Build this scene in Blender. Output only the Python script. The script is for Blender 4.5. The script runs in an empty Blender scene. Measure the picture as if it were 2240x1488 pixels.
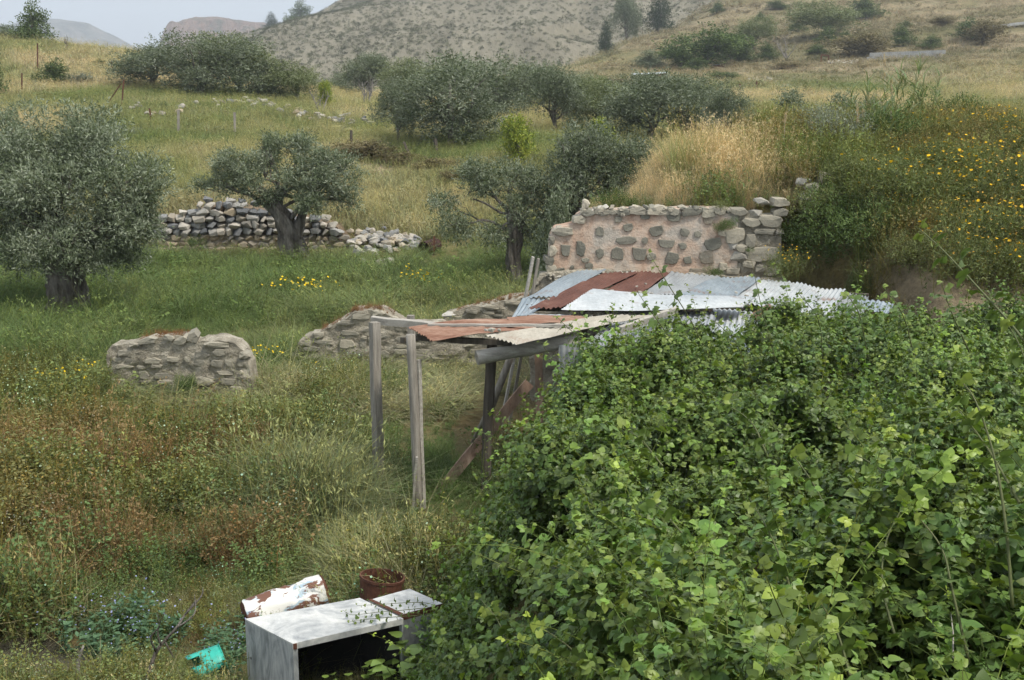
import bpy, bmesh, math, random
import numpy as np
from mathutils import Vector, Matrix, Euler

random.seed(11)
RNG = np.random.default_rng(11)
SC = bpy.context.scene
COL = SC.collection

# ------------------------------------------------------------------ camera, sky, sun
W0, H0 = 2240.0, 1488.0
LENS = 42.0
FPX = W0 * LENS / 36.0
CAMZ = 5.3
PITCH = math.radians(11.7)
cam_d = bpy.data.cameras.new('camera')
cam_d.lens = LENS
cam_d.sensor_width = 36.0
cam_d.clip_start = 0.05
cam_d.clip_end = 9000.0
cam = bpy.data.objects.new('camera', cam_d)
cam.location = (0, 0, CAMZ)
cam.rotation_euler = (math.pi / 2 - PITCH, 0, 0)
COL.objects.link(cam)
SC.camera = cam

SUN_EL, SUN_AZ = math.radians(56), math.radians(125)   # azimuth clockwise from +Y: behind the camera, to the right
world = bpy.data.worlds.new('World')
SC.world = world
world.use_nodes = True
wn = world.node_tree
wn.nodes.clear()
w_out = wn.nodes.new('ShaderNodeOutputWorld')
w_bg = wn.nodes.new('ShaderNodeBackground')
w_sky = wn.nodes.new('ShaderNodeTexSky')
w_sky.sky_type = 'NISHITA'
w_sky.sun_disc = False
w_sky.sun_elevation = SUN_EL
w_sky.sun_rotation = SUN_AZ
w_sky.dust_density = 4.0
w_sky.air_density = 1.2
w_mix = wn.nodes.new('ShaderNodeMix')
w_mix.data_type = 'RGBA'
w_mix.inputs['Factor'].default_value = 0.82
w_mix.inputs['B'].default_value = (5.6, 6.15, 6.75, 1)      # thin high overcast veil
wn.links.new(w_sky.outputs['Color'], w_mix.inputs['A'])
wn.links.new(w_mix.outputs['Result'], w_bg.inputs['Color'])
w_bg.inputs['Strength'].default_value = 0.062
wn.links.new(w_bg.outputs['Background'], w_out.inputs['Surface'])

sun_d = bpy.data.lights.new('sun', 'SUN')
sun_d.energy = 1.5
sun_d.angle = math.radians(10)
sun_d.color = (1.0, 0.95, 0.87)
sun = bpy.data.objects.new('sun', sun_d)
sdir = Vector((math.sin(SUN_AZ) * math.cos(SUN_EL), math.cos(SUN_AZ) * math.cos(SUN_EL), math.sin(SUN_EL)))
sun.rotation_euler = (-sdir).to_track_quat('-Z', 'Y').to_euler()
sun.location = (10, -10, 40)
COL.objects.link(sun)

SC.view_settings.view_transform = 'Standard'
SC.view_settings.look = 'None'
SC.view_settings.exposure = 1.52
SC.view_settings.gamma = 1.0
SC.view_settings.use_curve_mapping = False
SC.render.engine = 'CYCLES'
SC.cycles.use_denoising = True
SC.cycles.denoiser = 'OPENIMAGEDENOISE'
SC.cycles.max_bounces = 4
SC.cycles.diffuse_bounces = 2
SC.cycles.glossy_bounces = 2
SC.cycles.transmission_bounces = 3
SC.cycles.transparent_max_bounces = 4
SC.cycles.volume_bounces = 0
SC.cycles.use_light_tree = False
world.cycles.sampling_method = 'MANUAL'
world.cycles.sample_map_resolution = 256
SC.cycles.use_adaptive_sampling = True
SC.cycles.adaptive_threshold = 0.02

# ------------------------------------------------------------------ pixel -> direction helpers
SP, CP = math.sin(PITCH), math.cos(PITCH)

def ray(px, py):
    u, v = (px - W0 / 2) / FPX, (H0 / 2 - py) / FPX
    dy = CP + v * SP
    return u / dy, (-SP + v * CP) / dy          # dx/dy, dz/dy

def P(px, py, Y):
    a, b = ray(px, py)
    return Vector((a * Y, Y, CAMZ + b * Y))

def PZ(px, py, z):
    a, b = ray(px, py)
    Y = (z - CAMZ) / b
    return Vector((a * Y, Y, z))

def zpy(py, Y):
    return CAMZ + ray(1120, py)[1] * Y

# ------------------------------------------------------------------ noise
_tab = np.random.default_rng(5).random((256, 256))

def vnoise(x, y):
    xi, yi = np.floor(x).astype(int), np.floor(y).astype(int)
    fx, fy = x - xi, y - yi
    fx, fy = fx * fx * (3 - 2 * fx), fy * fy * (3 - 2 * fy)
    a = _tab[xi % 256, yi % 256]; b = _tab[(xi + 1) % 256, yi % 256]
    c = _tab[xi % 256, (yi + 1) % 256]; d = _tab[(xi + 1) % 256, (yi + 1) % 256]
    return (a * (1 - fx) + b * fx) * (1 - fy) + (c * (1 - fx) + d * fx) * fy

def fbm(x, y, o=4):
    s, a, t = 0.0, 0.5, 0.0
    x = np.asarray(x, float); y = np.asarray(y, float)
    for k in range(o):
        s = s + a * vnoise(x + 17.3 * k, y + 9.1 * k); t += a
        x, y, a = x * 2.03, y * 2.03, a * 0.5
    return s / t

def sstep(a, b, x):
    t = np.clip((x - a) / (b - a), 0, 1)
    return t * t * (3 - 2 * t)

# ------------------------------------------------------------------ materials
def new_mat(name):
    m = bpy.data.materials.new(name)
    m.use_nodes = True
    nt = m.node_tree
    nt.nodes.clear()
    out = nt.nodes.new('ShaderNodeOutputMaterial')
    return m, nt, out

def N(nt, kind, **kw):
    n = nt.nodes.new(kind)
    for k, v in kw.items():
        setattr(n, k, v)
    return n

def principled(nt, rough=0.8, spec=0.3, metal=0.0):
    b = nt.nodes.new('ShaderNodeBsdfPrincipled')
    b.inputs['Roughness'].default_value = rough
    b.inputs['Specular IOR Level'].default_value = spec
    b.inputs['Metallic'].default_value = metal
    return b

def ramp(nt, fac, stops):
    r = nt.nodes.new('ShaderNodeValToRGB')
    el = r.color_ramp.elements
    while len(el) < len(stops):
        el.new(0.5)
    for e, (p, c) in zip(el, stops):
        e.position = p
        e.color = (c[0], c[1], c[2], 1)
    nt.links.new(fac, r.inputs['Fac'])
    return r.outputs['Color']

def noise_tex(nt, vec, scale, detail=4, rough=0.6, dist=0.0):
    n = nt.nodes.new('ShaderNodeTexNoise')
    n.inputs['Scale'].default_value = scale
    n.inputs['Detail'].default_value = detail
    n.inputs['Roughness'].default_value = rough
    n.inputs['Distortion'].default_value = dist
    if vec is not None:
        nt.links.new(vec, n.inputs['Vector'])
    return n.outputs['Fac']

def mixc(nt, fac, a, b, blend='MIX'):
    m = nt.nodes.new('ShaderNodeMix')
    m.data_type = 'RGBA'
    m.blend_type = blend
    for sock, val in ((m.inputs['Factor'], fac), (m.inputs['A'], a), (m.inputs['B'], b)):
        if hasattr(val, 'is_linked') or hasattr(val, 'node'):
            nt.links.new(val, sock)
        elif isinstance(val, (int, float)):
            sock.default_value = val
        else:
            sock.default_value = (val[0], val[1], val[2], 1)
    return m.outputs['Result']

def bump(nt, bsdf, h, strength=0.5, dist=0.02):
    b = nt.nodes.new('ShaderNodeBump')
    b.inputs['Strength'].default_value = strength
    b.inputs['Distance'].default_value = dist
    nt.links.new(h, b.inputs['Height'])
    nt.links.new(b.outputs['Normal'], bsdf.inputs['Normal'])

def mat_noise(name, stops, scale=4.0, rough=0.85, spec=0.25, metal=0.0, bstr=0.5, bdist=0.02, stretch=(1, 1, 1), fine=None, coord='world', dist=0.0, rnd=0.0, tex_rot=None):
    """colour from a noise ramp over world or object position, plus bump"""
    m, nt, out = new_mat(name)
    if coord == 'world':
        v = N(nt, 'ShaderNodeNewGeometry').outputs['Position']
    else:
        v = N(nt, 'ShaderNodeTexCoord').outputs['Object']
    mp = N(nt, 'ShaderNodeMapping')
    mp.inputs['Scale'].default_value = stretch
    if tex_rot:
        mp.inputs['Rotation'].default_value = tex_rot
    nt.links.new(v, mp.inputs['Vector'])
    v = mp.outputs['Vector']
    f = noise_tex(nt, v, scale, 6, 0.62, dist)
    if rnd:
        oi = N(nt, 'ShaderNodeObjectInfo')
        ma = N(nt, 'ShaderNodeMath', operation='MULTIPLY_ADD')
        nt.links.new(oi.outputs['Random'], ma.inputs[0])
        ma.inputs[1].default_value = rnd
        sub = N(nt, 'ShaderNodeMath', operation='MULTIPLY_ADD')
        nt.links.new(f, sub.inputs[0])
        sub.inputs[1].default_value = max(0.25, 1 - rnd)
        sub.inputs[2].default_value = 0.0
        nt.links.new(sub.outputs[0], ma.inputs[2])
        f2 = ma.outputs[0]
    else:
        f2 = f
    c = ramp(nt, f2, stops)
    g = noise_tex(nt, v, fine or scale * 7, 4, 0.7)
    c = mixc(nt, 0.35, c, ramp(nt, g, [(0.3, (0.45, 0.45, 0.45)), (0.7, (1.15, 1.15, 1.15))]), 'MULTIPLY')
    b = principled(nt, rough, spec, metal)
    nt.links.new(c, b.inputs['Base Color'])
    if bstr:
        bump(nt, b, g, bstr, bdist)
    nt.links.new(b.outputs[0], out.inputs['Surface'])
    return m

def mat_leaf(name, attr, kind='GEOMETRY', trans=0.25, rough=0.55, spec=0.25, tr_col=(1.25, 1.3, 0.7), shade=True, gain=1.0):
    """leaf colour from a colour attribute: 'tint' on the mesh or on the instancer, times a per-leaf random 'shade'"""
    m, nt, out = new_mat(name)
    a = N(nt, 'ShaderNodeAttribute', attribute_name=attr, attribute_type=kind)
    c = a.outputs['Color']
    if shade:
        s = N(nt, 'ShaderNodeAttribute', attribute_name='shade', attribute_type='GEOMETRY')
        c = mixc(nt, 1.0, c, s.outputs['Color'], 'MULTIPLY')
    if gain != 1.0:
        c = mixc(nt, 1.0, c, (gain, gain, gain), 'MULTIPLY')
    b = principled(nt, rough, spec)
    nt.links.new(c, b.inputs['Base Color'])
    t = N(nt, 'ShaderNodeBsdfTranslucent')
    nt.links.new(mixc(nt, 1.0, c, tr_col, 'MULTIPLY'), t.inputs['Color'])
    mx = N(nt, 'ShaderNodeMixShader')
    mx.inputs[0].default_value = trans
    nt.links.new(b.outputs[0], mx.inputs[1])
    nt.links.new(t.outputs[0], mx.inputs[2])
    nt.links.new(mx.outputs[0], out.inputs['Surface'])
    return m

# ------------------------------------------------------------------ object helpers
def link(o, parent=None):
    COL.objects.link(o)
    if parent is not None:
        o.parent = parent
    return o

def tag(o, label=None, cat=None, group=None, kind=None):
    if label: o['label'] = label
    if cat: o['category'] = cat
    if group: o['group'] = group
    if kind: o['kind'] = kind
    return o

def empty(name, loc=(0, 0, 0), label=None, cat=None, group=None):
    o = bpy.data.objects.new(name, None)
    o.location = loc
    o.empty_display_size = 0.2
    link(o)
    return tag(o, label, cat, group)

def mesh_np(name, V, F, attrs=None, smooth=False):
    """V (n,3); F (m,k) with one k"""
    V = np.ascontiguousarray(V, dtype=np.float32); F = np.ascontiguousarray(F, dtype=np.int32)
    me = bpy.data.meshes.new(name)
    me.vertices.add(len(V)); me.vertices.foreach_set('co', V.ravel())
    m, k = F.shape
    me.loops.add(m * k); me.loops.foreach_set('vertex_index', F.ravel())
    me.polygons.add(m)
    me.polygons.foreach_set('loop_start', np.arange(0, m * k, k, dtype=np.int32))
    me.polygons.foreach_set('loop_total', np.full(m, k, dtype=np.int32))
    if smooth:
        me.polygons.foreach_set('use_smooth', np.ones(m, dtype=bool))
    me.update(calc_edges=True)
    for nm, arr in (attrs or {}).items():
        arr = np.asarray(arr, dtype=np.float32)
        at = me.attributes.new(nm, 'FLOAT_COLOR', 'POINT')
        full = np.ones((len(V), 4), np.float32)
        if arr.ndim == 1:
            full[:, :3] = arr[:, None]
        else:
            full[:, :3] = arr[:, :3]
        at.data.foreach_set('color', full.ravel())
    return me

class MB:
    """collects verts and faces of one mesh"""
    def __init__(s):
        s.v, s.f, s.sm = [], [], []

    def add(s, V, F, smooth=False):
        o = len(s.v)
        s.v.extend([tuple(p) for p in V])
        s.f.extend([tuple(i + o for i in f) for f in F])
        s.sm.extend([smooth] * len(F))
        return s

    def box(s, c, size, rot=None, jit=0.0):
        V = []
        for sx in (-.5, .5):
            for sy in (-.5, .5):
                for sz in (-.5, .5):
                    p = Vector((sx * size[0], sy * size[1], sz * size[2]))
                    if jit:
                        p += Vector([random.uniform(-jit, jit) for _ in range(3)])
                    if rot is not None:
                        p = rot @ p
                    V.append(p + Vector(c))
        return s.add(V, [(0, 1, 3, 2), (4, 6, 7, 5), (0, 4, 5, 1), (2, 3, 7, 6), (0, 2, 6, 4), (1, 5, 7, 3)])

    def beam(s, a, b, w, h, roll=0.0, jit=0.0, seg=1):
        """a squared timber from a to b, w across, h deep"""
        a, b = Vector(a), Vector(b)
        d = (b - a)
        L = d.length
        q = d.to_track_quat('Z', 'Y').to_matrix() @ Matrix.Rotation(roll, 3, 'Z')
        V, F = [], []
        for k in range(seg + 1):
            t = k / seg
            off = Vector((random.uniform(-jit, jit), random.uniform(-jit, jit), 0)) if 0 < k < seg else Vector((0, 0, 0))
            for sx, sy in ((-1, -1), (1, -1), (1, 1), (-1, 1)):
                p = Vector((sx * w / 2 + random.uniform(-jit, jit) * .5, sy * h / 2 + random.uniform(-jit, jit) * .5, t * L)) + off
                V.append(a + q @ p)
        for k in range(seg):
            for i in range(4):
                j = (i + 1) % 4
                F.append((k * 4 + i, k * 4 + j, k * 4 + 4 + j, k * 4 + 4 + i))
        F.append((3, 2, 1, 0)); n = seg * 4
        F.append((n, n + 1, n + 2, n + 3))
        return s.add(V, F)

    def tube(s, pts, rad, n=8, flute=0.0, fk=5, cap=True, jit=0.0, smooth=True):
        pts = [Vector(p) for p in pts]
        V, F = [], []
        ph = random.uniform(0, 6)
        up = Vector((0, 1, 0.02))
        for k, p in enumerate(pts):
            d = (pts[min(k + 1, len(pts) - 1)] - pts[max(k - 1, 0)])
            if d.length < 1e-6:
                d = Vector((0, 0, 1))
            d.normalize()
            x = d.cross(up)
            if x.length < 1e-3:
                x = d.cross(Vector((1, 0, 0)))
            x.normalize()
            y = d.cross(x)
            r = rad[k] if hasattr(rad, '__len__') else rad
            for i in range(n):
                a = 2 * math.pi * i / n
                rr = r * (1 + flute * (0.6 * math.sin(fk * a + ph + k * .35) + 0.4 * math.sin((fk + 3) * a - ph * 2 + k * .2)) + random.uniform(-jit, jit))
                V.append(p + (x * math.cos(a) + y * math.sin(a)) * rr)
        for k in range(len(pts) - 1):
            for i in range(n):
                j = (i + 1) % n
                F.append((k * n + i, k * n + j, k * n + n + j, k * n + n + i))
        s.add(V, F, smooth)
        if cap:
            o = len(s.v) - len(V)
            s.f.append(tuple(o + i for i in range(n - 1, -1, -1))); s.sm.append(False)
            q = o + (len(pts) - 1) * n
            s.f.append(tuple(q + i for i in range(n))); s.sm.append(False)
        return s

    def mesh(s, name):
        me = bpy.data.meshes.new(name)
        me.from_pydata(s.v, [], s.f)
        me.polygons.foreach_set('use_smooth', s.sm)
        me.update()
        return me

    def build(s, name, mat, parent=None, loc=None):
        if loc is not None:
            L = Vector(loc)
            s.v = [tuple(Vector(p) - L) for p in s.v]
        me = s.mesh(name)
        me.materials.append(mat)
        o = bpy.data.objects.new(name, me)
        if loc is not None:
            o.location = loc
        return link(o, parent)

def obj_from(name, me, mat, parent=None, loc=None):
    if mat is not None and not me.materials:
        me.materials.append(mat)
    o = bpy.data.objects.new(name, me)
    if loc is not None:
        o.location = loc
    return link(o, parent)

def local(p, root):
    return Vector(p) - Vector(root.location)

def smooth_path(pts, n=4):
    """Catmull-Rom through points (tuples of any length)"""
    P_ = [np.array(p, float) for p in pts]
    P_ = [2 * P_[0] - P_[1]] + P_ + [2 * P_[-1] - P_[-2]]
    out = []
    for i in range(1, len(P_) - 2):
        a, b, c, d = P_[i - 1:i + 3]
        for k in range(n):
            t = k / n
            out.append(0.5 * ((2 * b) + (c - a) * t + (2 * a - 5 * b + 4 * c - d) * t * t + (3 * b - a - 3 * c + d) * t ** 3))
    out.append(P_[-2])
    return out

# ------------------------------------------------------------------ scatter: real instances on points, for stuff
def unit(a):
    return a / np.maximum(np.linalg.norm(a, axis=-1, keepdims=True), 1e-9)

def euler_from_up(up, spin):
    """euler (xyz) turning +Z to up after a spin about Z"""
    out = np.zeros((len(up), 3), np.float32)
    for i in range(len(up)):
        q = Vector(up[i]).to_track_quat('Z', 'Y') @ Euler((0, 0, float(spin[i]))).to_quaternion()
        out[i] = q.to_euler()
    return out

def source_collection(name, meshes, mat):
    c = bpy.data.collections.new(name)
    for i, me in enumerate(meshes):
        if not me.materials:
            me.materials.append(mat)
        o = bpy.data.objects.new('%s_%02d' % (name, i), me)
        c.objects.link(o)
    return c

def scatter(name, pts, eul, scl, var, tint, coll, parent=None):
    me = bpy.data.meshes.new(name)
    n = len(pts)
    me.vertices.add(n)
    me.vertices.foreach_set('co', np.ascontiguousarray(pts, np.float32).ravel())
    a = me.attributes.new('rot', 'FLOAT_VECTOR', 'POINT'); a.data.foreach_set('vector', np.ascontiguousarray(eul, np.float32).ravel())
    scl = np.asarray(scl, np.float32)
    if scl.ndim == 1:
        scl = np.repeat(scl[:, None], 3, 1)
    a = me.attributes.new('scl', 'FLOAT_VECTOR', 'POINT'); a.data.foreach_set('vector', np.ascontiguousarray(scl, np.float32).ravel())
    a = me.attributes.new('var', 'INT', 'POINT'); a.data.foreach_set('value', np.ascontiguousarray(var, np.int32))
    full = np.ones((n, 4), np.float32); full[:, :3] = tint
    a = me.attributes.new('tint', 'FLOAT_COLOR', 'POINT'); a.data.foreach_set('color', full.ravel())
    o = bpy.data.objects.new(name, me)
    link(o, parent)
    ng = bpy.data.node_groups.new(name + '_nodes', 'GeometryNodeTree')
    ng.interface.new_socket('Geometry', in_out='INPUT', socket_type='NodeSocketGeometry')
    ng.interface.new_socket('Geometry', in_out='OUTPUT', socket_type='NodeSocketGeometry')
    gi = ng.nodes.new('NodeGroupInput'); go = ng.nodes.new('NodeGroupOutput')
    ip = ng.nodes.new('GeometryNodeInstanceOnPoints')
    ci = ng.nodes.new('GeometryNodeCollectionInfo')
    ci.inputs['Collection'].default_value = coll
    ci.inputs['Separate Children'].default_value = True
    ci.inputs['Reset Children'].default_value = True
    def na(nm, t):
        x = ng.nodes.new('GeometryNodeInputNamedAttribute'); x.data_type = t
        x.inputs['Name'].default_value = nm
        return x.outputs['Attribute']
    L = ng.links.new
    L(gi.outputs[0], ip.inputs['Points'])
    L(ci.outputs[0], ip.inputs['Instance'])
    ip.inputs['Pick Instance'].default_value = True
    L(na('var', 'INT'), ip.inputs['Instance Index'])
    L(na('rot', 'FLOAT_VECTOR'), ip.inputs['Rotation'])
    L(na('scl', 'FLOAT_VECTOR'), ip.inputs['Scale'])
    L(ip.outputs[0], go.inputs[0])
    md = o.modifiers.new('scatter', 'NODES')
    md.node_group = ng
    return o
# ------------------------------------------------------------------ terrain
# profiles: for a bearing (photo column) the ground height along the distance; ('p', py) means "seen at row py"
def _z(Y, s):
    return zpy(s[1], Y) if isinstance(s, tuple) else s
PROF = {
    -700: [(6, 0), (36, .1), (45, 1.8), (60, 3.2), (75, 4.6), (90, 6.6), (110, 10.5), (130, 10.6), (200, 9), (400, 4), (1000, 0), (3600, 0)],
    0:    [(6, 0), (36, .1), (42, ('p', 455)), (60, ('p', 312)), (75, ('p', 240)), (90, ('p', 180)), (110, ('p', 86)), (125, 10.2), (200, 7), (400, 3), (1000, 0), (3600, 0)],
    300:  [(6, 0), (40.7, .05), (41.9, 1.42), (50, ('p', 370)), (60, ('p', 306)), (65, ('p', 272)), (67.5, ('p', 247)), (85, ('p', 200)), (110, ('p', 116)), (125, 8.8), (200, 6), (400, 3), (1000, 0), (3600, 0)],
    600:  [(6, 0), (40.7, .05), (41.9, 1.45), (50, ('p', 375)), (60, ('p', 312)), (67, ('p', 282)), (69, ('p', 260)), (90, ('p', 212)), (110, ('p', 190)), (200, 6), (400, 6), (1000, 0), (3600, 0)],
    800:  [(6, 0), (40.7, .05), (41.9, .9), (46, 1.4), (50, ('p', 380)), (60, ('p', 315)), (68, ('p', 288)), (70, ('p', 272)), (90, ('p', 235)), (130, ('p', 208)), (200, 6), (400, 6), (1000, 5), (3600, 0)],
    950:  [(6, 0), (36, .1), (41, .35), (46, 1.0), (50, ('p', 395)), (60, ('p', 318)), (68, ('p', 288)), (90, ('p', 245)), (130, ('p', 215)), (200, ('p', 195)), (400, 7), (1000, 5), (3600, 0)],
    1150: [(6, 0), (34, .05), (42, .8), (50, ('p', 352)), (60, ('p', 303)), (80, ('p', 262)), (130, ('p', 220)), (200, ('p', 178)), (230, ('p', 172)), (400, 9), (1000, 5), (3600, 0)],
    1250: [(6, 0), (34, .05), (42, .9), (50, 2.3), (60, 2.9), (80, ('p', 262)), (130, ('p', 218)), (180, ('p', 180)), (220, ('p', 152)), (250, ('p', 155)), (400, 12), (1000, 5), (3600, 0)],
    1400: [(6, 0), (34, .2), (50, 2.1), (60, 2.6), (80, ('p', 262)), (110, ('p', 222)), (150, ('p', 180)), (200, ('p', 140)), (265, ('p', 80)), (300, ('p', 82)), (450, 14), (1000, 5), (3600, 0)],
    1560: [(6, 0), (34, .3), (50, 2.0), (60, 2.5), (80, ('p', 264)), (105, ('p', 225)), (130, ('p', 203)), (155, ('p', 178)), (172, ('p', 158)), (200, ('p', 135)), (260, ('p', 72)), (340, ('p', 0)), (380, ('p', 3)), (550, 20), (1000, 5), (3600, 0)],
    1800: [(6, 0), (34, .4), (50, 2.0), (60, 2.5), (80, ('p', 262)), (105, ('p', 222)), (130, ('p', 198)), (152, ('p', 180)), (165, ('p', 148)), (185, ('p', 130)), (215, ('p', 88)), (260, ('p', 52)), (340, ('p', -20)), (440, ('p', -90)), (600, 30), (1000, 5), (3600, 0)],
    2100: [(6, 0), (34, .4), (50, 2.0), (60, 2.6), (80, ('p', 256)), (105, ('p', 215)), (130, ('p', 186)), (150, ('p', 160)), (165, ('p', 136)), (190, ('p', 112)), (205, ('p', 70)), (250, ('p', 36)), (330, ('p', -40)), (450, ('p', -120)), (620, 40), (1000, 5), (3600, 0)],
    2700: [(6, 0), (34, .6), (50, 2.2), (60, 3.0), (80, 4.2), (105, 6.0), (130, 8.0), (165, 12), (200, 17), (250, 25), (330, 40), (450, 62), (620, 60), (1000, 5), (3600, 0)],
}
_pc = np.array(sorted(PROF))
_ly = np.linspace(math.log(3.0), math.log(3600.0), 520)
_T = np.zeros((len(_pc), len(_ly)))
for i_, p_ in enumerate(_pc):
    ys = np.array([q[0] for q in PROF[p_]], float)
    zs = np.array([_z(q[0], q[1]) for q in PROF[p_]], float)
    _T[i_] = np.interp(np.exp(_ly), ys, zs)
_pg = np.arange(-1400, 3400, 25.0)
_G = np.stack([np.interp(_pg, _pc, _T[:, j]) for j in range(len(_ly))], 1)
for _ in range(2):                                     # soften the creases
    _G = (_G + np.roll(_G, 1, 0) + np.roll(_G, -1, 0)) / 3.0
    _H = _G.copy(); _H[:, 1:-1] = (_G[:, :-2] + 2 * _G[:, 1:-1] + _G[:, 2:]) / 4.0
    _G = _H

def base_h(x, y):
    x = np.asarray(x, float); y = np.asarray(y, float)
    yy = np.maximum(y, 3.0)
    pc = 1120 + x / yy * FPX * 1.021
    a = np.clip((pc - _pg[0]) / 25.0, 0, len(_pg) - 1.001)
    b = np.clip((np.log(yy) - _ly[0]) / (_ly[1] - _ly[0]), 0, len(_ly) - 1.001)
    i, j = a.astype(int), b.astype(int)
    fa, fb = a - i, b - j
    z = (_G[i, j] * (1 - fa) + _G[i + 1, j] * fa) * (1 - fb) + (_G[i, j + 1] * (1 - fa) + _G[i + 1, j + 1] * fa) * fb
    z = z + 0.12 * (fbm(x / 3.0, y / 3.0) - .5) * sstep(9, 20, y)
    z = z + 0.9 * (fbm(x / 14.0 + 3, y / 14.0) - .5) * sstep(80, 140, y)
    z = z + 5.0 * (fbm(x / 45.0 + 9, y / 45.0) - .5) * sstep(190, 330, y)
    # terraces of the slope on the far side of the valley
    ter = np.mod(z + 1.2 * fbm(x / 30.0, y / 60.0), 3.4) / 3.4
    z = z + 1.5 * (ter - sstep(.72, 1.0, ter) - .36) * sstep(165, 200, y) * (1 - sstep(420, 520, y)) * sstep(-.02, .06, x / np.maximum(y, 1))
    return z

# foliage top of the bramble bank, and the bank beneath it
def _xe(y):
    return np.interp(y, [0, 2, 4, 6, 8, 9.3, 10.5, 12, 14, 15.4, 17], [-3.2, -.6, -.5, -.62, -.95, -1.05, -.86, -.22, .26, .50, 1.5])
def bramble_top(x, y):
    x = np.asarray(x, float); y = np.asarray(y, float)
    hm = np.interp(y, [0, 2, 3, 4, 6, 8, 10, 12, 14, 15.2, 16], [3.9, 3.7, 3.52, 3.36, 3.02, 2.82, 2.62, 2.42, 2.14, 1.9, 1.2])
    hm = hm + .15 * np.clip(x - 1.6, 0, 6) * np.interp(y, [3, 6, 15], [.45, .8, .85])
    hm = hm + (1.0 * (fbm(x / 1.5 + 40, y / 1.5) - .5) + .95 * (fbm(x / .55 + 4, y / .55, 3) - .5)) * np.interp(y, [2.5, 5], [.55, 1])
    w = np.interp(y, [0, 4, 10, 12, 15], [2.0, 1.1, 1.7, 1.2, .95])
    t = np.clip((x - _xe(y)) / w, 0, 1)
    return hm * np.sin(t * math.pi / 2)
def bank_emb(x, y):
    top = bramble_top(x, y) - np.interp(y, [0, 4, 9, 12], [.5, .6, .8, 1.0])
    return np.where(y < 15.4, top * (1 - sstep(11.5, 14.2, y)), -1)
def bank_right(x, y):
    yf = np.interp(x, [4.6, 5.4, 12], [20.75, 19.0, 17.5])
    d = y - yf
    zc = np.interp(y, [15, 17, 18, 19.3, 21, 23, 26], [1.5, 2.2, 2.5, 2.95, 3.75, 4.15, 4.3])
    zl = 3.3 + .6 * sstep(20.7, 23.5, y) * sstep(1.6, 3.6, x)
    back = 1 - sstep(26.5, 31, y)
    yb = np.interp(x, [1.0, 2.0, 3.2, 4.2], [21.3, 22.0, 24.5, 26.5])
    left = zl * sstep(.75, 1.45, x) * sstep(20.70, 20.76, y) * (1 - sstep(yb, yb + 3.2, y))                     # mound held by the wall
    xa = np.interp(y, [15, 18.5, 20.3, 20.8], [5.75, 5.25, 4.75, 4.5])
    right = zc * sstep(xa, xa + np.interp(y, [15, 20, 21], [1.5, 1.0, .6]), x) * sstep(14.0, 15.5, y) * back
    z = np.maximum(left, right)
    return z - .02 + (.3 * (fbm(x / 1.3, y / 1.3 + 7) - .5) + .22 * (fbm(x / .4, y / .4 + 7) - .5)) * np.clip(z, 0, 1)
def h(x, y):
    x = np.asarray(x, float); y = np.asarray(y, float)
    z = base_h(x, y)
    z = np.maximum(z, bank_emb(x, y))
    return np.maximum(z, bank_right(x, y))

def G(px, py, y0=3.0, y1=2600.0):
    """first point of the terrain seen at a pixel"""
    a, b = ray(px, py)
    Y = np.exp(np.linspace(math.log(y0), math.log(y1), 6000))
    d = h(a * Y, Y) - (CAMZ + b * Y)
    i = np.argmax(d > 0)
    if not d[i] > 0:
        i = len(Y) - 1
    y = float(Y[i])
    return Vector((a * y, y, float(h(a * y, y))))

def on_ground(x, y, dz=0.0):
    return Vector((x, y, float(h(x, y)) + dz))

def at(px, Y, dz=0.0):
    a = (px - W0 / 2) / FPX / 1.015
    return on_ground(a * Y, Y, dz)

GREEN = np.array([.168, .192, .080]); LUSH = np.array([.112, .158, .054]); DRY = np.array([.375, .325, .21]); STRAW = np.array([.50, .44, .29]); RUSSET = np.array([.22, .15, .07])

def dryness(x, y):
    d = np.interp(y, [8, 16, 24, 38, 41, 50, 66, 72, 90, 140, 200, 400], [.40, .34, .24, .14, .44, .46, .46, .56, .60, .58, .60, .66])
    d = d + .16 * sstep(130, 180, y) * sstep(.0, .12, x / np.maximum(y, 1)) + 1.5 * (fbm(x / 9.0 + 2, y / 11.0) - .5) + .7 * (fbm(x / 2.3, y / 2.3 + 5) - .5)
    return np.clip(d, 0, 1)

def cover_col(x, y):
    x = np.asarray(x, float); y = np.asarray(y, float)
    d = dryness(x, y)[..., None]
    c = np.where(d < .3, LUSH + (GREEN - LUSH) * (d / .3), GREEN + (DRY - GREEN) * np.clip((d - .3) / .7, 0, 1))
    rus = np.clip(sstep(.55, .75, fbm(x / 3.1 + 11, y / 2.7)) * (y < 21) + 0, 0, 1)[..., None]
    c = c * (1 - .55 * rus) + RUSSET * .55 * rus
    tan = (sstep(130, 190, y) * sstep(.02, .12, x / np.maximum(y, 1)))[..., None]
    c = (c * (1 - .45 * tan) + np.array([.25, .21, .145]) * .45 * tan) * (1 - .30 * tan)
    return c * (.78 + .44 * fbm(x / 1.1, y / 1.1 + 3)[..., None])

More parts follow.
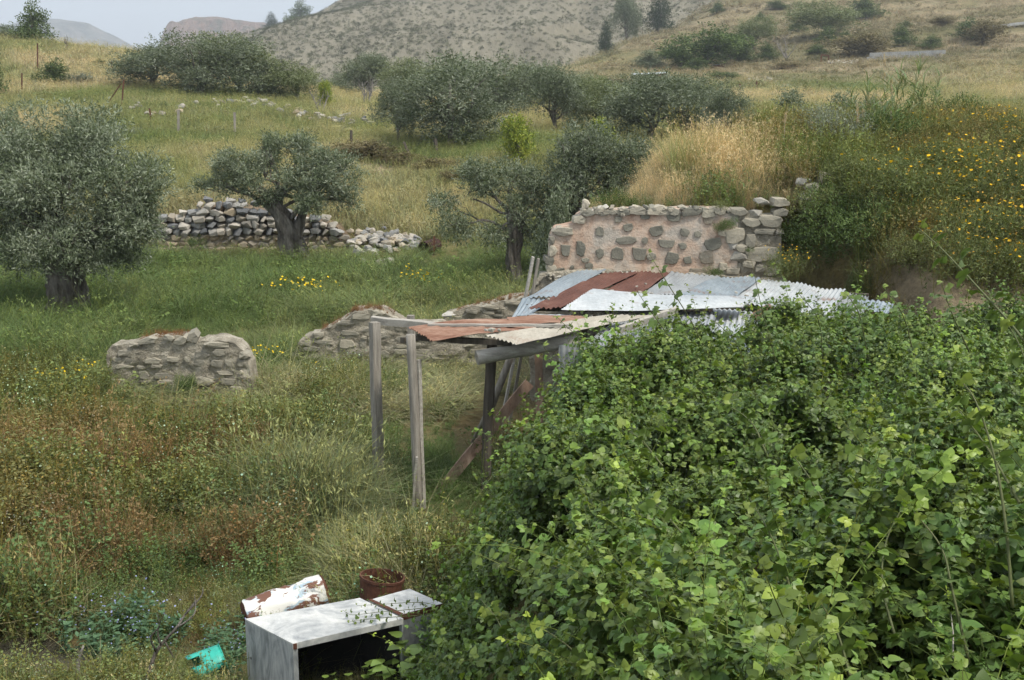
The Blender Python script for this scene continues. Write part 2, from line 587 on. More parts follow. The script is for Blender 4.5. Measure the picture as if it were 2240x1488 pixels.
# ---- ground sheet
def build_ground():
    ys = np.concatenate([np.linspace(-6, 2.6, 14), np.exp(np.linspace(math.log(3.0), math.log(3600.0), 430))])
    us = np.linspace(-.74, .74, 300)
    # finer towards the centre of the fan
    YY, UU = np.meshgrid(ys, us, indexing='ij')
    XX = UU * (np.maximum(YY, 0) + 9)
    ZZ = h(XX, YY)
    # keep the yard clear beneath the shed
    V = np.stack([XX, YY, ZZ], -1).reshape(-1, 3)
    nu, ny = len(us), len(ys)
    i = np.arange(ny - 1)[:, None] * nu + np.arange(nu - 1)[None]
    F = np.stack([i, i + 1, i + 1 + nu, i + nu], -1).reshape(-1, 4)
    c = cover_col(V[:, 0], V[:, 1])
    soil = np.array([.19, .135, .085])
    near = (1 - sstep(45, 120, V[:, 1]))[:, None]
    c = c * (1 - .55 * near) + soil * .55 * near
    bare = np.zeros(len(V))
    # earth face of the cut bank behind the shed and worn patches on the slopes
    kb = sstep(4.7, 5.2, V[:, 0]) * sstep(14.5, 15.2, V[:, 1]) * (1 - sstep(18.6, 19.8, V[:, 1]))
    bare = np.maximum(bare, kb)
    far = sstep(120, 160, V[:, 1]) * sstep(.46, .62, fbm(V[:, 0] / 22.0 + 5, V[:, 1] / 7.0))
    bare = np.maximum(bare, .7 * far)
    gp = G(840, 366)
    bare = np.maximum(bare, .85 * (1 - sstep(.55, 1.15, np.hypot((V[:, 0] - gp.x) / 2.6, (V[:, 1] - gp.y) / 3.4) + .5 * (fbm(V[:, 0] / 1.2, V[:, 1] / 1.2) - .5))))
    c = c * (1 - bare[:, None]) + np.array([.29, .245, .19]) * bare[:, None]
    me = mesh_np('ground', V, F, {'tint': c}, smooth=True)
    m, nt, out = new_mat('ground_cover')
    a = N(nt, 'ShaderNodeAttribute', attribute_name='tint', attribute_type='GEOMETRY')
    pos = N(nt, 'ShaderNodeNewGeometry').outputs['Position']
    g1 = noise_tex(nt, pos, 2.2, 8, .72)
    g2 = noise_tex(nt, pos, .35, 6, .7)
    c1 = mixc(nt, .85, a.outputs['Color'], ramp(nt, g1, [(.25, (.45, .45, .42)), (.75, (1.5, 1.45, 1.3))]), 'MULTIPLY')
    c2 = mixc(nt, .8, c1, ramp(nt, g2, [(.3, (.62, .7, .55)), (.7, (1.35, 1.25, 1.1))]), 'MULTIPLY')
    g3 = noise_tex(nt, pos, 11, 8, .75)
    c2 = mixc(nt, .7, c2, ramp(nt, g3, [(.3, (.5, .5, .5)), (.5, (1, 1, 1)), (.7, (1.4, 1.38, 1.35))]), 'MULTIPLY')
    b = principled(nt, .95, .1)
    nt.links.new(c2, b.inputs['Base Color'])
    ad = N(nt, 'ShaderNodeMath', operation='MULTIPLY_ADD'); nt.links.new(g3, ad.inputs[0]); ad.inputs[1].default_value = .35; nt.links.new(g1, ad.inputs[2])
    bump(nt, b, ad.outputs[0], 1.0, .25)
    nt.links.new(b.outputs[0], out.inputs['Surface'])
    o = obj_from('ground', me, m)
    tag(o, 'uneven grassy ground of the valley and its terraces', 'ground', kind='structure')
build_ground()

# ---- hills beyond
def hill(name, crest, yc, yf, zb, yb, mat, label, amp, nx=220, ny=110, gully=0.0, prof=1.0):
    px = np.array([c[0] for c in crest], float)
    zc = np.array([zpy(c[1], yc) for c in crest])
    cx = np.array([ray(c[0], c[1])[0] * yc for c in crest])
    x = np.linspace(cx[0], cx[-1], nx); y = np.concatenate([np.linspace(yf, yc, ny), np.linspace(yc, yb, 24)[1:]])
    X, Y = np.meshgrid(x, y, indexing='xy')
    C = np.interp(X, cx, zc)
    t = np.where(Y <= yc, (Y - yf) / (yc - yf), 1 - (Y - yc) / (yb - yc))
    k = np.clip(t, 0, 1) ** prof
    Z = zb + (C - zb) * k
    sc = amp[0]
    Z = Z + amp[1] * (fbm(X / sc, Y / sc, 5) - .5) * np.clip(t * 3, 0, 1) * np.clip((C - zb) / 20, 0, 1) * (1 - .65 * sstep(.8, 1, t))
    if gully:
        wob = X + 26 * (fbm(Y / 60.0 + 3, X / 160.0) - .5) * 2
        g = np.abs(fbm(wob / 34.0, Y / 330.0 + 8, 3) - .5) * 2
        Z = Z - gully * (1 - np.clip(g * 3.2, 0, 1)) * np.clip(t * 4, 0, 1) * (1 - sstep(.8, .97, t))
    V = np.stack([X, Y, Z], -1).reshape(-1, 3)
    n = len(x)
    i = np.arange(len(y) - 1)[:, None] * n + np.arange(n - 1)[None]
    F = np.stack([i, i + 1, i + 1 + n, i + n], -1).reshape(-1, 4)
    o = obj_from(name, mesh_np(name, V, F, smooth=True), mat)
    tag(o, label, 'hill', kind='structure')
    return X, Y, Z

M_BARE = mat_noise('bare_hill_gravel', [(.2, (.10, .092, .066)), (.42, (.165, .15, .108)), (.6, (.215, .195, .143)), (.85, (.27, .245, .185))], .035, 1, .1, bstr=.8, bdist=1.2, fine=.25, stretch=(1.6, .35, 1))
M_RED = mat_noise('quarried_rock', [(.36, (.12, .12, .085)), (.46, (.20, .145, .115)), (.56, (.28, .195, .15)), (.66, (.15, .14, .10))], .03, 1, .1, bstr=1, bdist=9, fine=.16, stretch=(1, 1, .4))
M_FAR = mat_noise('distant_scrub', [(.38, (.085, .09, .065)), (.5, (.16, .155, .115)), (.62, (.24, .22, .175))], .02, 1, .1, bstr=1, bdist=14, fine=.07)
BH = hill('bare_hill', [(300, 205), (420, 175), (520, 100), (560, 78), (620, 62), (690, 46), (745, 24), (800, -20), (900, -75), (1050, -120), (1300, -150), (1700, -170), (2300, -150), (2700, -60)], 640, 270, 3, 900, M_BARE, 'bare gravel hillside dotted with small scrub', (70, 9), gully=5.0, prof=.9)
hill('quarried_hill', [(300, 240), (352, 190), (372, 115), (385, 62), (398, 46), (430, 37), (500, 36), (545, 46), (620, 62), (760, 105), (900, 190)], 1500, 1330, 0, 1900, M_RED, 'reddish cut rock hill with a flat top', (38, 34), 260, 90, gully=8, prof=.5)
hill('distant_hill', [(-420, 200), (-200, 120), (-40, 70), (60, 47), (130, 46), (190, 52), (250, 78), (300, 103), (360, 135), (480, 190)], 3000, 2350, 0, 3550, M_FAR, 'hazy grey-blue hill on the skyline', (150, 95), 260, 90, gully=22)

# ---- haze: one closed box of thin pale air round everything
hz = MB().box((0, 1820, 119), (5700, 3800, 264))
m_h, nt_h, out_h = new_mat('haze_air')
pv = nt_h.nodes.new('ShaderNodeVolumePrincipled')
pv.inputs['Color'].default_value = (.86, .92, 1.0, 1)
pv.inputs['Density'].default_value = 0.00036
pv.inputs['Anisotropy'].default_value = 0.2
nt_h.links.new(pv.outputs[0], out_h.inputs['Volume'])
hzo = hz.build('haze', m_h)
tag(hzo, 'thin pale haze filling the valley air', 'haze', kind='stuff')
# ------------------------------------------------------------------ leaf clouds
def leaf_quads(C, D, Nn, L, Wd, fold=.15):
    D = unit(D); S = unit(np.cross(D, Nn)); Nn = np.cross(S, D)
    L = L[:, None]; Wd = Wd[:, None]
    v0 = C; v1 = C + D * L * .45 + S * Wd * .5 + Nn * Wd * fold
    v2 = C + D * L; v3 = C + D * L * .45 - S * Wd * .5 + Nn * Wd * fold
    V = np.stack([v0, v1, v2, v3], 1).reshape(-1, 3)
    F = np.arange(len(V)).reshape(-1, 4)
    return V, F

def rdir(n, rng):
    return unit(rng.normal(size=(n, 3)))

def crown_cloud(lobes, n_leaves, leaf, pal, rng, up=.35, per=9, shell=.62, lump=.38, twig=2.6, sub=0):
    """lobes: (cx,cy,cz,rx,ry,rz). leaf clumps spread through each lobe, denser towards an uneven outside"""
    if sub:                                         # break every lobe into smaller clumps with gaps between
        more = []
        for lb in lobes:
            for q in range(sub):
                d = rdir(1, rng)[0]; f = rng.uniform(.34, .52)
                more.append((lb[0] + d[0] * lb[3] * .72, lb[1] + d[1] * lb[4] * .72, lb[2] + d[2] * lb[5] * .72, lb[3] * f, lb[4] * f, lb[5] * f * .9))
            more.append((lb[0], lb[1], lb[2], lb[3] * .6, lb[4] * .6, lb[5] * .6))
        lobes = more
    lobes = np.array(lobes, float)
    wts = (lobes[:, 3] * lobes[:, 4] * lobes[:, 5]) ** (2 / 3.)
    wts /= wts.sum()
    Cs, Ds, Ns, Ts = [], [], [], []
    pal = np.array(pal, float)
    for lb, w in zip(lobes, wts):
        nt_ = max(3, int(n_leaves * w / per))
        d = rdir(nt_, rng)
        r = np.where(rng.random(nt_) < shell, rng.uniform(.72, 1.0, nt_), rng.uniform(.15, .85, nt_))
        k = rng.normal(size=(5, 3)) * 2.1; ph = rng.uniform(0, 6, 5)
        bumpy = 1 + lump * (np.sin(d @ k.T + ph).mean(1))
        c = lb[:3] + d * lb[3:] * (r * bumpy)[:, None]
        td = unit(d * .75 + np.array([0, 0, up]) + rng.normal(size=(nt_, 3)) * .5)
        tone = rng.random(nt_) * .6 + .4 * rng.random()
        t = rng.random((nt_, per))
        base = c[:, None] + td[:, None] * (t * leaf[0] * twig)[..., None] + rng.normal(size=(nt_, per, 3)) * leaf[0] * .32
        ld = unit(td[:, None] * .8 + rng.normal(size=(nt_, per, 3)) * .62)
        Cs.append(base.reshape(-1, 3)); Ds.append(ld.reshape(-1, 3))
        Ns.append((np.array([0, 0, .8]) + rng.normal(size=(nt_ * per, 3)) * .8))
        tt = np.clip(np.repeat(tone, per) + rng.normal(size=nt_ * per) * .18, 0, .999)
        ii = (tt * (len(pal) - 1)); i0 = ii.astype(int); f = (ii - i0)[:, None]
        Ts.append((pal[i0] * (1 - f) + pal[np.minimum(i0 + 1, len(pal) - 1)] * f) * rng.uniform(.8, 1.2, (len(tt), 1)))
    C = np.concatenate(Cs); D = np.concatenate(Ds); Nn = np.concatenate(Ns); T = np.concatenate(Ts)
    n = len(C)
    L = leaf[0] * rng.uniform(.6, 1.25, n); Wd = leaf[1] * rng.uniform(.7, 1.2, n)
    V, F = leaf_quads(C, D, Nn, L, Wd)
    return V, F, np.repeat(T, 4, 0)

OLIVE = [(.080, .105, .052), (.145, .175, .100), (.215, .245, .165), (.31, .335, .255)]
OLIVE_Y = [(.085, .115, .040), (.155, .185, .075), (.22, .25, .12), (.30, .32, .19)]
DARKG = [(.040, .062, .024), (.075, .108, .038), (.115, .155, .055), (.16, .20, .08)]
CITRUS = [(.08, .12, .02), (.17, .23, .03), (.29, .33, .05), (.42, .40, .08)]
CONIF = [(.025, .040, .022), (.045, .065, .034), (.07, .095, .05)]
BROWNG = [(.10, .085, .04), (.17, .14, .07), (.24, .20, .11)]
GREYG = [(.12, .135, .10), (.19, .205, .155), (.27, .285, .225)]

M_LEAF = mat_leaf('tree_leaves', 'tint', trans=.22, rough=.6, spec=.2, tr_col=(1.1, 1.2, .7), shade=False)
M_BARK = mat_noise('olive_bark', [(.3, (.055, .046, .037)), (.5, (.17, .15, .125)), (.7, (.32, .29, .25))], 6.0, .95, .1, bstr=1.0, bdist=.08, stretch=(1, 1, .22), fine=22)
M_DEADW = mat_noise('grey_dead_wood', [(.25, (.18, .162, .14)), (.7, (.36, .335, .30))], 8.0, .9, .1, bstr=.6, bdist=.01, stretch=(1, 1, .3))

def limb_path(a, b, sag=.1, n=6, wob=.06):
    a, b = Vector(a), Vector(b)
    L = (b - a).length
    out = []
    for k in range(n + 1):
        t = k / n
        p = a.lerp(b, t)
        p += Vector((0, 0, 1)) * sag * L * math.sin(t * math.pi) * .6
        if 0 < k < n:
            p += Vector([random.uniform(-wob, wob) * L for _ in range(3)])
        out.append(p)
    return out

def tree_px(name, label, base, trunk, lobes, leaf, n, pal, cat='tree', group=None, seed=1, limbs=(), limb_r=.07, flute=.30, shell=.62, lump=.4, per=9, depth=1.0, sub=8, ls=1.0):
    """a tree built where it stands: base = ground point; trunk = [(px,py,dy,radius)...] and lobes = (px,py,dy,rx,ry px) at its distance"""
    rng = np.random.default_rng(seed); random.seed(seed)
    root = empty(name, base, label, cat, group)
    Y = base.y
    s = Y / FPX
    tb = MB()
    pts = [local(P(a, b, Y + c), root) for a, b, c, r in trunk]
    pts[0].z = min(pts[0].z, 0) - .15
    sp = smooth_path([tuple(p) + (q[3],) for p, q in zip(pts, trunk)], 5)
    tb.tube([q[:3] for q in sp], [q[3] for q in sp], 26, flute, 6, jit=.07)
    L3 = []
    for (a, b, dy, rx, ry) in lobes:
        c = local(P(a, b, Y + dy), root)
        L3.append((c.x, c.y, c.z, rx * s * ls, (rx + ry) * .5 * s * depth * ls, ry * s * ls))
    trunk_o = tb.build('trunk', M_BARK, root)
    top = [Vector(q[:3]) for q in sp]
    lm = MB()
    for k, lb in enumerate(L3):
        a = top[int(len(top) * random.uniform(.55, .97)) - 1]
        e = Vector(lb[:3])
        pth = limb_path(a, e, .12, 7, .05)
        r0 = limb_r * random.uniform(.7, 1.2)
        lm.tube(pth, [r0 * (1 - .75 * t / 7) for t in range(8)], 6)
        for q in range(5):
            o = pth[random.randint(3, 7)]
            e2 = e + Vector([random.uniform(-1, 1) * lb[3 + i] * .85 for i in range(3)])
            p2 = limb_path(o, e2, .08, 4, .08)
            lm.tube(p2, [r0 * .3 * (1 - .8 * t / 4) for t in range(5)], 4)
    lo = lm.build('limbs', M_BARK, root)
    for (pl, r0) in limbs:
        x = MB()
        pp = [local(P(a, b, Y + c), root) for a, b, c in pl]
        sp2 = smooth_path([tuple(p) for p in pp], 4)
        x.tube(sp2, [r0 * (1 - .6 * t / len(sp2)) for t in range(len(sp2))], 8, .15)
        x.build('limb', M_BARK, root)
    V, F, T = crown_cloud(L3, n, leaf, pal, rng, per=per, shell=shell, lump=lump, sub=sub)
    me = mesh_np('crown', V, F, {'tint': T})
    obj_from('crown', me, M_LEAF, root)
    return root

# three old olives of the meadow
g1 = G(152, 703)
tree_px('olive_tree', 'broad dense silver-green olive tree with thick gnarled trunk on the meadow', g1,
        [(150, 716, 0, .62), (151, 690, 0, .50), (150, 650, 0, .40), (146, 615, 0, .38), (136, 580, .1, .36), (120, 540, .1, .30), (110, 490, .1, .2)],
        [(185, 320, .3, 120, 75), (60, 335, .5, 115, 85), (285, 395, .2, 78, 85), (150, 410, -.7, 120, 80), (25, 450, 0, 105, 105), (225, 490, -.6, 105, 75), (115, 520, -.9, 95, 65), (305, 490, .3, 52, 55), (170, 575, -.7, 55, 42), (-80, 400, .3, 110, 110), (60, 560, .2, 70, 45), (255, 560, .2, 60, 35)],
        (.105, .030), 92000, OLIVE, seed=3, group=None, limb_r=.12, limbs=[([(160, 640, 0), (175, 590, -.1), (205, 530, -.1), (235, 470, 0)], .2)])
g2 = G(645, 578)
tree_px('olive_tree', 'small open olive tree leaning in front of the dry stone wall', g2,
        [(648, 588, 0, .58), (645, 568, 0, .46), (640, 540, 0, .36), (635, 510, 0, .31), (622, 480, 0, .26), (603, 455, 0, .20), (585, 420, 0, .13)],
        [(517, 365, 0, 55, 45), (441, 405, .2, 30, 16), (491, 402, -.2, 42, 24), (570, 355, .3, 48, 42), (590, 322, .6, 46, 30), (657, 325, .5, 52, 30), (690, 365, 0, 60, 45), (752, 372, .2, 46, 40), (742, 420, -.2, 50, 33), (674, 430, -.6, 55, 38), (630, 400, -.3, 45, 38), (570, 430, -.2, 48, 20), (772, 447, 0, 20, 16), (545, 395, -.4, 45, 28), (712, 395, -.5, 45, 35)],
        (.115, .032), 30000, OLIVE, seed=4, limb_r=.07, shell=.5, lump=.5, ls=.84, sub=6, limbs=[([(648, 520, 0), (655, 490, 0), (663, 465, .05), (690, 420, .1)], .19)])
g3 = G(1126, 629)
tree_px('olive_tree', 'thin loose olive tree with upright trunk beside the pink ruined wall', g3,
        [(1128, 640, 0, .36), (1127, 622, 0, .27), (1125, 590, 0, .19), (1122, 550, 0, .165), (1124, 510, 0, .15), (1118, 480, 0, .11), (1113, 450, 0, .08)],
        [(968, 447, 0, 42, 36), (1003, 486, -.2, 55, 42), (1040, 405, .2, 62, 46), (1040, 375, .3, 46, 26), (1083, 512, -.3, 42, 36), (1115, 395, .2, 62, 46), (1172, 426, .3, 62, 60), (1132, 460, -.3, 40, 42), (1160, 520, .2, 42, 36), (1210, 470, .7, 45, 50)],
        (.10, .028), 21000, OLIVE, seed=5, limb_r=.05, shell=.5, lump=.5, ls=.86, sub=6, limbs=[([(1128, 560, 0), (1138, 530, 0), (1140, 500, 0), (1160, 450, .2)], .10), ([(1120, 470, 0), (1095, 465, -.1), (1062, 445, -.2), (1035, 435, -.2)], .045)])

# ------------------------------------------------------------------ background trees: a few kinds, copied
def proto_tree(seed, pal, leaf, n, w=1.0, hgt=1.0, kind='olive'):
    """unit tree: crown about 1 wide and 1 high, foot at 0"""
    rng = np.random.default_rng(seed); random.seed(seed)
    L = []
    if kind == 'olive':
        for k in range(11):
            a = k * 2.4 + rng.uniform(-.4, .4); r = rng.uniform(.10, .36)
            z = rng.uniform(.20, .80); rr = rng.uniform(.17, .27) * (1.15 - .4 * abs(z - .5))
            L.append((r * math.cos(a), r * math.sin(a), z, rr, rr, rr * .85))
        L.append((0, 0, .48, .42, .42, .36))
    elif kind == 'bush':
        for k in range(12):
            a = rng.uniform(0, 6.28); r = rng.uniform(.0, .36)
            z = rng.uniform(.14, .78) * (1 - .5 * r); rr = rng.uniform(.13, .22)
            L.append((r * math.cos(a), r * math.sin(a), z, rr, rr, rr))
        L.append((0, 0, .3, .36, .36, .28))
    elif kind == 'conifer':
        for k in range(16):
            t = k / 15
            rr = (.07 + .30 * (1 - t) ** .9) * rng.uniform(.7, 1.15)
            a = rng.uniform(0, 6.28)
            L.append((.35 * rr * math.cos(a), .35 * rr * math.sin(a), .16 + .8 * t, rr, rr, .07))
    elif kind == 'tall':
        for k in range(10):
            t = rng.uniform(.25, .92); a = rng.uniform(0, 6.28); r = rng.uniform(.05, .22)
            rr = rng.uniform(.12, .2)
            L.append((r * math.cos(a), r * math.sin(a), t, rr, rr, rr * .8))
    V, F, T = crown_cloud(L, n, leaf, pal, rng, per=8, shell=.6, lump=.5, sub=0 if kind == 'conifer' else 4)
    me = mesh_np('crown', V, F, {'tint': T}); me.materials.append(M_LEAF)
    tb = MB()
    tb.tube(smooth_path([(0, 0, -.06, .045), (.01, 0, .15, .032), (-.01, .01, .4, .022), (0, 0, .7, .008)], 3) and [(0, 0, -.06), (.012, 0, .12), (-.008, .01, .35), (0, 0, .7)], [.045, .03, .022, .007], 8, .15)
    for k in range(9):
        lb = L[k % len(L)]
        tb.tube(limb_path((0, 0, random.uniform(.12, .4)), lb[:3], .1, 4, .06), [.014, .012, .009, .006, .003], 5)
    tm = tb.mesh('trunk'); tm.materials.append(M_BARK)
    return me, tm

PT = {
    'olive_a': proto_tree(21, [tuple(np.array(c) * .86) for c in OLIVE], (.034, .011), 17000),
    'olive_b': proto_tree(22, [tuple(np.array(c) * .84) for c in OLIVE], (.032, .0105), 18000),
    'olive_c': proto_tree(23, [tuple(np.array(c) * .86) for c in OLIVE_Y], (.034, .011), 17000),
    'citrus': proto_tree(24, CITRUS, (.042, .022), 7000, kind='bush'),
    'dark': proto_tree(25, DARKG, (.05, .024), 6000, kind='bush'),
    'brown': proto_tree(26, BROWNG, (.05, .02), 6000, kind='bush'),
    'green': proto_tree(31, [tuple(np.array(c) * (1.0, 1.05, .9)) for c in DARKG], (.045, .022), 7000, kind='olive'),
    'conifer': proto_tree(27, CONIF, (.05, .012), 8000, kind='conifer'),
        'grey': proto_tree(29, GREYG, (.045, .014), 5000, kind='bush'),
    'bush': proto_tree(30, OLIVE, (.045, .015), 9000, kind='bush'),
}

def bg_tree(kind, name, label, px, py_base, wpx, hpx, Y=None, group=None, rot=None, cat='tree'):
    """placed on the ground seen at its foot; where the foot is hidden, at a distance that suits its size"""
    b = G(px, py_base) if Y is None else at(px, Y)
    s = b.y / FPX
    w, hh = wpx * s * 1.12, hpx * s
    if Y is not None:                               # foot hidden: reach up to the seen top
        ztop = zpy(py_base - hpx, Y)
        hh = max(ztop - b.z, .4)
    root = empty(name, b, label, cat, group)
    root.scale = (w, w, hh)
    root.rotation_euler = (0, 0, random.uniform(0, 6.28) if rot is None else rot)
    for nm, me in zip(('crown', 'trunk'), PT[kind]):
        obj_from(nm, me, None, root)
    return root

GV = 'olive trees along the valley'
random.seed(5)
for kind, px, py, w, hp, Y, lab in [
    ('olive_a', 340, 207, 185, 118, 86, 'grey-green olive tree at the end of the grove on the upper terrace'),
    ('olive_b', 445, 214, 235, 150, 82, 'large rounded olive tree in the middle of the upper terrace grove'),
    ('olive_c', 528, 216, 180, 152, 86, 'tall olive tree in the grove under the quarried hill'),
    ('bush', 588, 220, 130, 92, 84, 'low olive at the edge of the upper terrace grove'),
    ('olive_c', 652, 228, 125, 102, 84, 'small round olive standing next to the upper terrace grove'),
    ('olive_b', 985, 312, 275, 205, 58, 'big dark olive tree standing alone in the green field'),
    ('olive_a', 870, 296, 110, 135, 60, 'small olive with bare thin trunk next to the big dark olive'),
    ('olive_a', 812, 212, 130, 105, 108, None), ('olive_c', 905, 222, 140, 100, 100, None), ('olive_b', 1085, 250, 190, 128, 78, None), ('bush', 745, 205, 110, 48, 120, None),
    ('olive_a', 1212, 290, 140, 165, 64, 'olive tree with a dead pale trunk at its foot'),
    ('olive_c', 1145, 225, 150, 88, 110, None), ('olive_b', 1225, 225, 130, 75, 118, None), ('olive_c', 1325, 290, 165, 128, 66, None), ('olive_a', 1425, 292, 225, 150, 62, None),
    ('olive_b', 1515, 292, 150, 135, 64, None), ('olive_a', 1590, 292, 115, 112, 60, None), ('olive_c', 1480, 245, 160, 80, 90, None), ('olive_c', 1300, 232, 150, 72, 100, None), ('olive_b', 1385, 222, 140, 64, 108, None),
    ('bush', 1735, 288, 150, 100, 62, None), ('bush', 1830, 285, 150, 92, 60, None), ('bush', 1910, 284, 125, 78, 64, None), ('bush', 1735, 218, 44, 24, None, None), ('olive_a', 1005, 205, 120, 70, 122, None), ('olive_c', 955, 200, 100, 60, 128, None), ('bush', 1560, 222, 90, 30, 104, None), ('bush', 1650, 292, 70, 60, 58, None), ('bush', 1265, 262, 90, 60, 84, None)]:
    if lab is None:
        bg_tree(kind, 'olive_tree', 'grey-green olive tree among the valley trees below the terraced slope', px, py, w, hp, Y, GV)
    else:
        bg_tree(kind, 'olive_tree', lab, px, py, w, hp, Y)
gb_ = at(1262, 32.5)
tree_px('olive_tree', 'dense dark olive tree growing behind the ruined pink wall', gb_, [(1262, 600, 0, .3), (1262, 540, 0, .24), (1265, 480, 0, .18), (1270, 420, 0, .12)],
        [(1255, 345, .2, 70, 60), (1320, 325, 0, 80, 52), (1385, 335, .3, 52, 45), (1240, 420, -.2, 58, 60), (1310, 400, -.3, 75, 55), (1375, 395, .2, 55, 45), (1225, 480, -.1, 45, 45), (1285, 300, .4, 55, 32), (1260, 500, .2, 50, 50)],
        (.10, .03), 34000, [tuple(np.array(c) * .82) for c in OLIVE], seed=9, limb_r=.06)
bg_tree('bush', 'olive_tree', 'low dark olive sapling in the gap by the wall corner', 1222, 540, 130, 150, 31)
bg_tree('citrus', 'citrus_tree', 'bright yellow-green citrus tree in the field', 1135, 358, 92, 128, 49.5)
bg_tree('citrus', 'citrus_tree', 'small yellow citrus tree by the upper terrace', 716, 220, 42, 56, 80)
bg_tree('citrus', 'citrus_tree', 'yellowing shrub among the valley olives', 1320, 300, 70, 60, 54)
bg_tree('dark', 'tall_tree', 'tall dark tree standing on the ridge of the field', 88, 92, 92, 98, 112)
bg_tree('bush', 'shrub', 'low rounded bush next to the tall ridge tree', 25, 92, 70, 42, 114, cat='shrub')
bg_tree('dark', 'shrub', 'dark green shrub on the ridge field below the tall tree', -10, 165, 75, 90, 80, cat='shrub')
bg_tree('dark', 'shrub', 'flat dark thorn bush beside the fence on the ridge field', 120, 160, 90, 36, 88, cat='shrub')
bg_tree('dark', 'shrub', 'small dark shrub on the ridge field', 225, 140, 40, 14, 98, cat='shrub')
bg_tree('grey', 'shrub', 'grey-green shrub under the olive grove', 190, 180, 80, 30, 88, cat='shrub')
bg_tree('bush', 'shrub', 'grey shrub beside the crown of the big meadow olive', 25, 300, 110, 75, 50, cat='shrub')
bg_tree('dark', 'shrub', 'dark shrub behind the leaning olive tree', 590, 345, 70, 42, 50, cat='shrub')
bg_tree('dark', 'shrub', 'small green clump at the foot of the terrace rubble', 253, 250, 34, 26, None, cat='shrub')
bg_tree('dark', 'shrub', 'small dark bush on the terrace rubble by the wooden posts', 360, 245, 28, 24, None, cat='shrub')
bg_tree('grey', 'shrub', 'pale scrub bush in the field above the wall', 300, 300, 60, 26, None, cat='shrub')
bg_tree('brown', 'shrub', 'brown dead weeds round the black posts', 800, 335, 150, 40, 54, cat='shrub')
for px_b, py_b, w_b, h_b, l_b in [(880, 362, 130, 36, 'brown dry brush beside the leaning charred post'), (955, 378, 130, 40, 'brown dry brush at the end of the bare earth patch'), (1000, 398, 90, 34, 'thin brown weeds next to the upright olive tree crown')]:
    bg_tree('brown', 'shrub', l_b, px_b, py_b, w_b, h_b, None, cat='shrub')

GC = 'conifers on the hill'
for px, py, w, hp, Y, lab in [(595, 66, 36, 38, 600, 'pointed conifer on the hill shoulder'), (656, 54, 60, 58, 610, 'broad dark conifer on the hill crest'), (704, 40, 22, 20, 610, 'tiny dark conifer at the crest of the bare hill'),
                              (1322, 110, 40, 62, 0, 'lone conifer on the edge of the terraced slope'), (1436, 66, 66, 92, 0, 'tall dark cypress on the terraced slope')]:
    if Y:
        b = P(px, py + 1, Y); b.z -= .8
        root = empty('conifer_tree', b, lab, 'tree', None)
        s = Y / FPX
    else:
        b = at(px, 238 if px < 1400 else 285); s = b.y / FPX; root = empty('conifer_tree', b, lab, 'tree', None)
        hp = (zpy(py - hp, b.y) - b.z) / s
    root.scale = (w * s * 1.25, w * s * 1.25, hp * s); root.rotation_euler = (0, 0, random.uniform(0, 6))
    for nm, me in zip(('crown', 'trunk'), PT['conifer' if px != 656 else 'dark']):
        obj_from(nm, me, None, root)
bg_tree('olive_a', 'tall_tree', 'feathery grey-green tree next to the cypress', 1366, 76, 70, 100, 285)
for px, py, w, hp in [(560, 78, 46, 20), (515, 84, 40, 18)]:
    b = P(px, py + 3, 590); b.z -= .6
    root = empty('shrub', b, 'dark scrub trees on the shoulder of the bare hill', 'shrub', 'scrub on the hill shoulder')
    root.scale = (w * .226, w * .226, hp * .226)
    for nm, me in zip(('crown', 'trunk'), PT['dark']):
        obj_from(nm, me, None, root)

GS = 'bushes on the terraced slope'
for kind, px, py, w, hp, lab in [
    ('green', 1545, 148, 120, 72, 'large green bush by the small tin roof'), ('green', 1490, 152, 62, 45, None), ('bush', 1420, 150, 60, 34, None), ('dark', 1520, 156, 50, 26, None),
    ('olive_c', 1645, 110, 70, 62, None), ('dark', 1682, 132, 36, 34, 'round dark bush above the ploughed terrace'), ('dark', 1628, 138, 50, 36, None), ('olive_c', 1810, 82, 120, 66, None), ('dark', 1812, 100, 44, 36, None), ('dark', 1848, 96, 36, 24, None),
    ('brown', 1890, 124, 120, 52, 'brown-leaved spreading tree by the concrete block wall'), ('dark', 1976, 100, 42, 40, 'round bush above the concrete block wall'), ('dark', 1895, 42, 62, 42, None), ('dark', 1568, 30, 28, 22, None),
    ('brown', 2150, 96, 70, 52, None), ('dark', 2118, 86, 60, 38, None), ('dark', 1665, 46, 22, 16, None), ('dark', 1790, 118, 40, 18, None), ('dark', 1985, 60, 24, 12, None), ('green', 1585, 178, 60, 18, None), ('brown', 2060, 60, 50, 24, None), ('green', 1600, 140, 80, 58, None), ('dark', 1455, 128, 40, 20, None), ('dark', 1745, 70, 36, 18, None), ('dark', 2035, 108, 44, 26, None), ('brown', 1730, 150, 60, 14, None), ('dark', 1700, 20, 40, 16, None)]:
    w, hp = w * 1.35, hp * 1.2
    if lab: bg_tree(kind, 'shrub', lab, px, py, w, hp, None, None, cat='shrub')
    else: bg_tree(kind, 'shrub', 'dark scrub bush dotted over the dry terraced slope', px, py, w, hp, None, GS, cat='shrub')

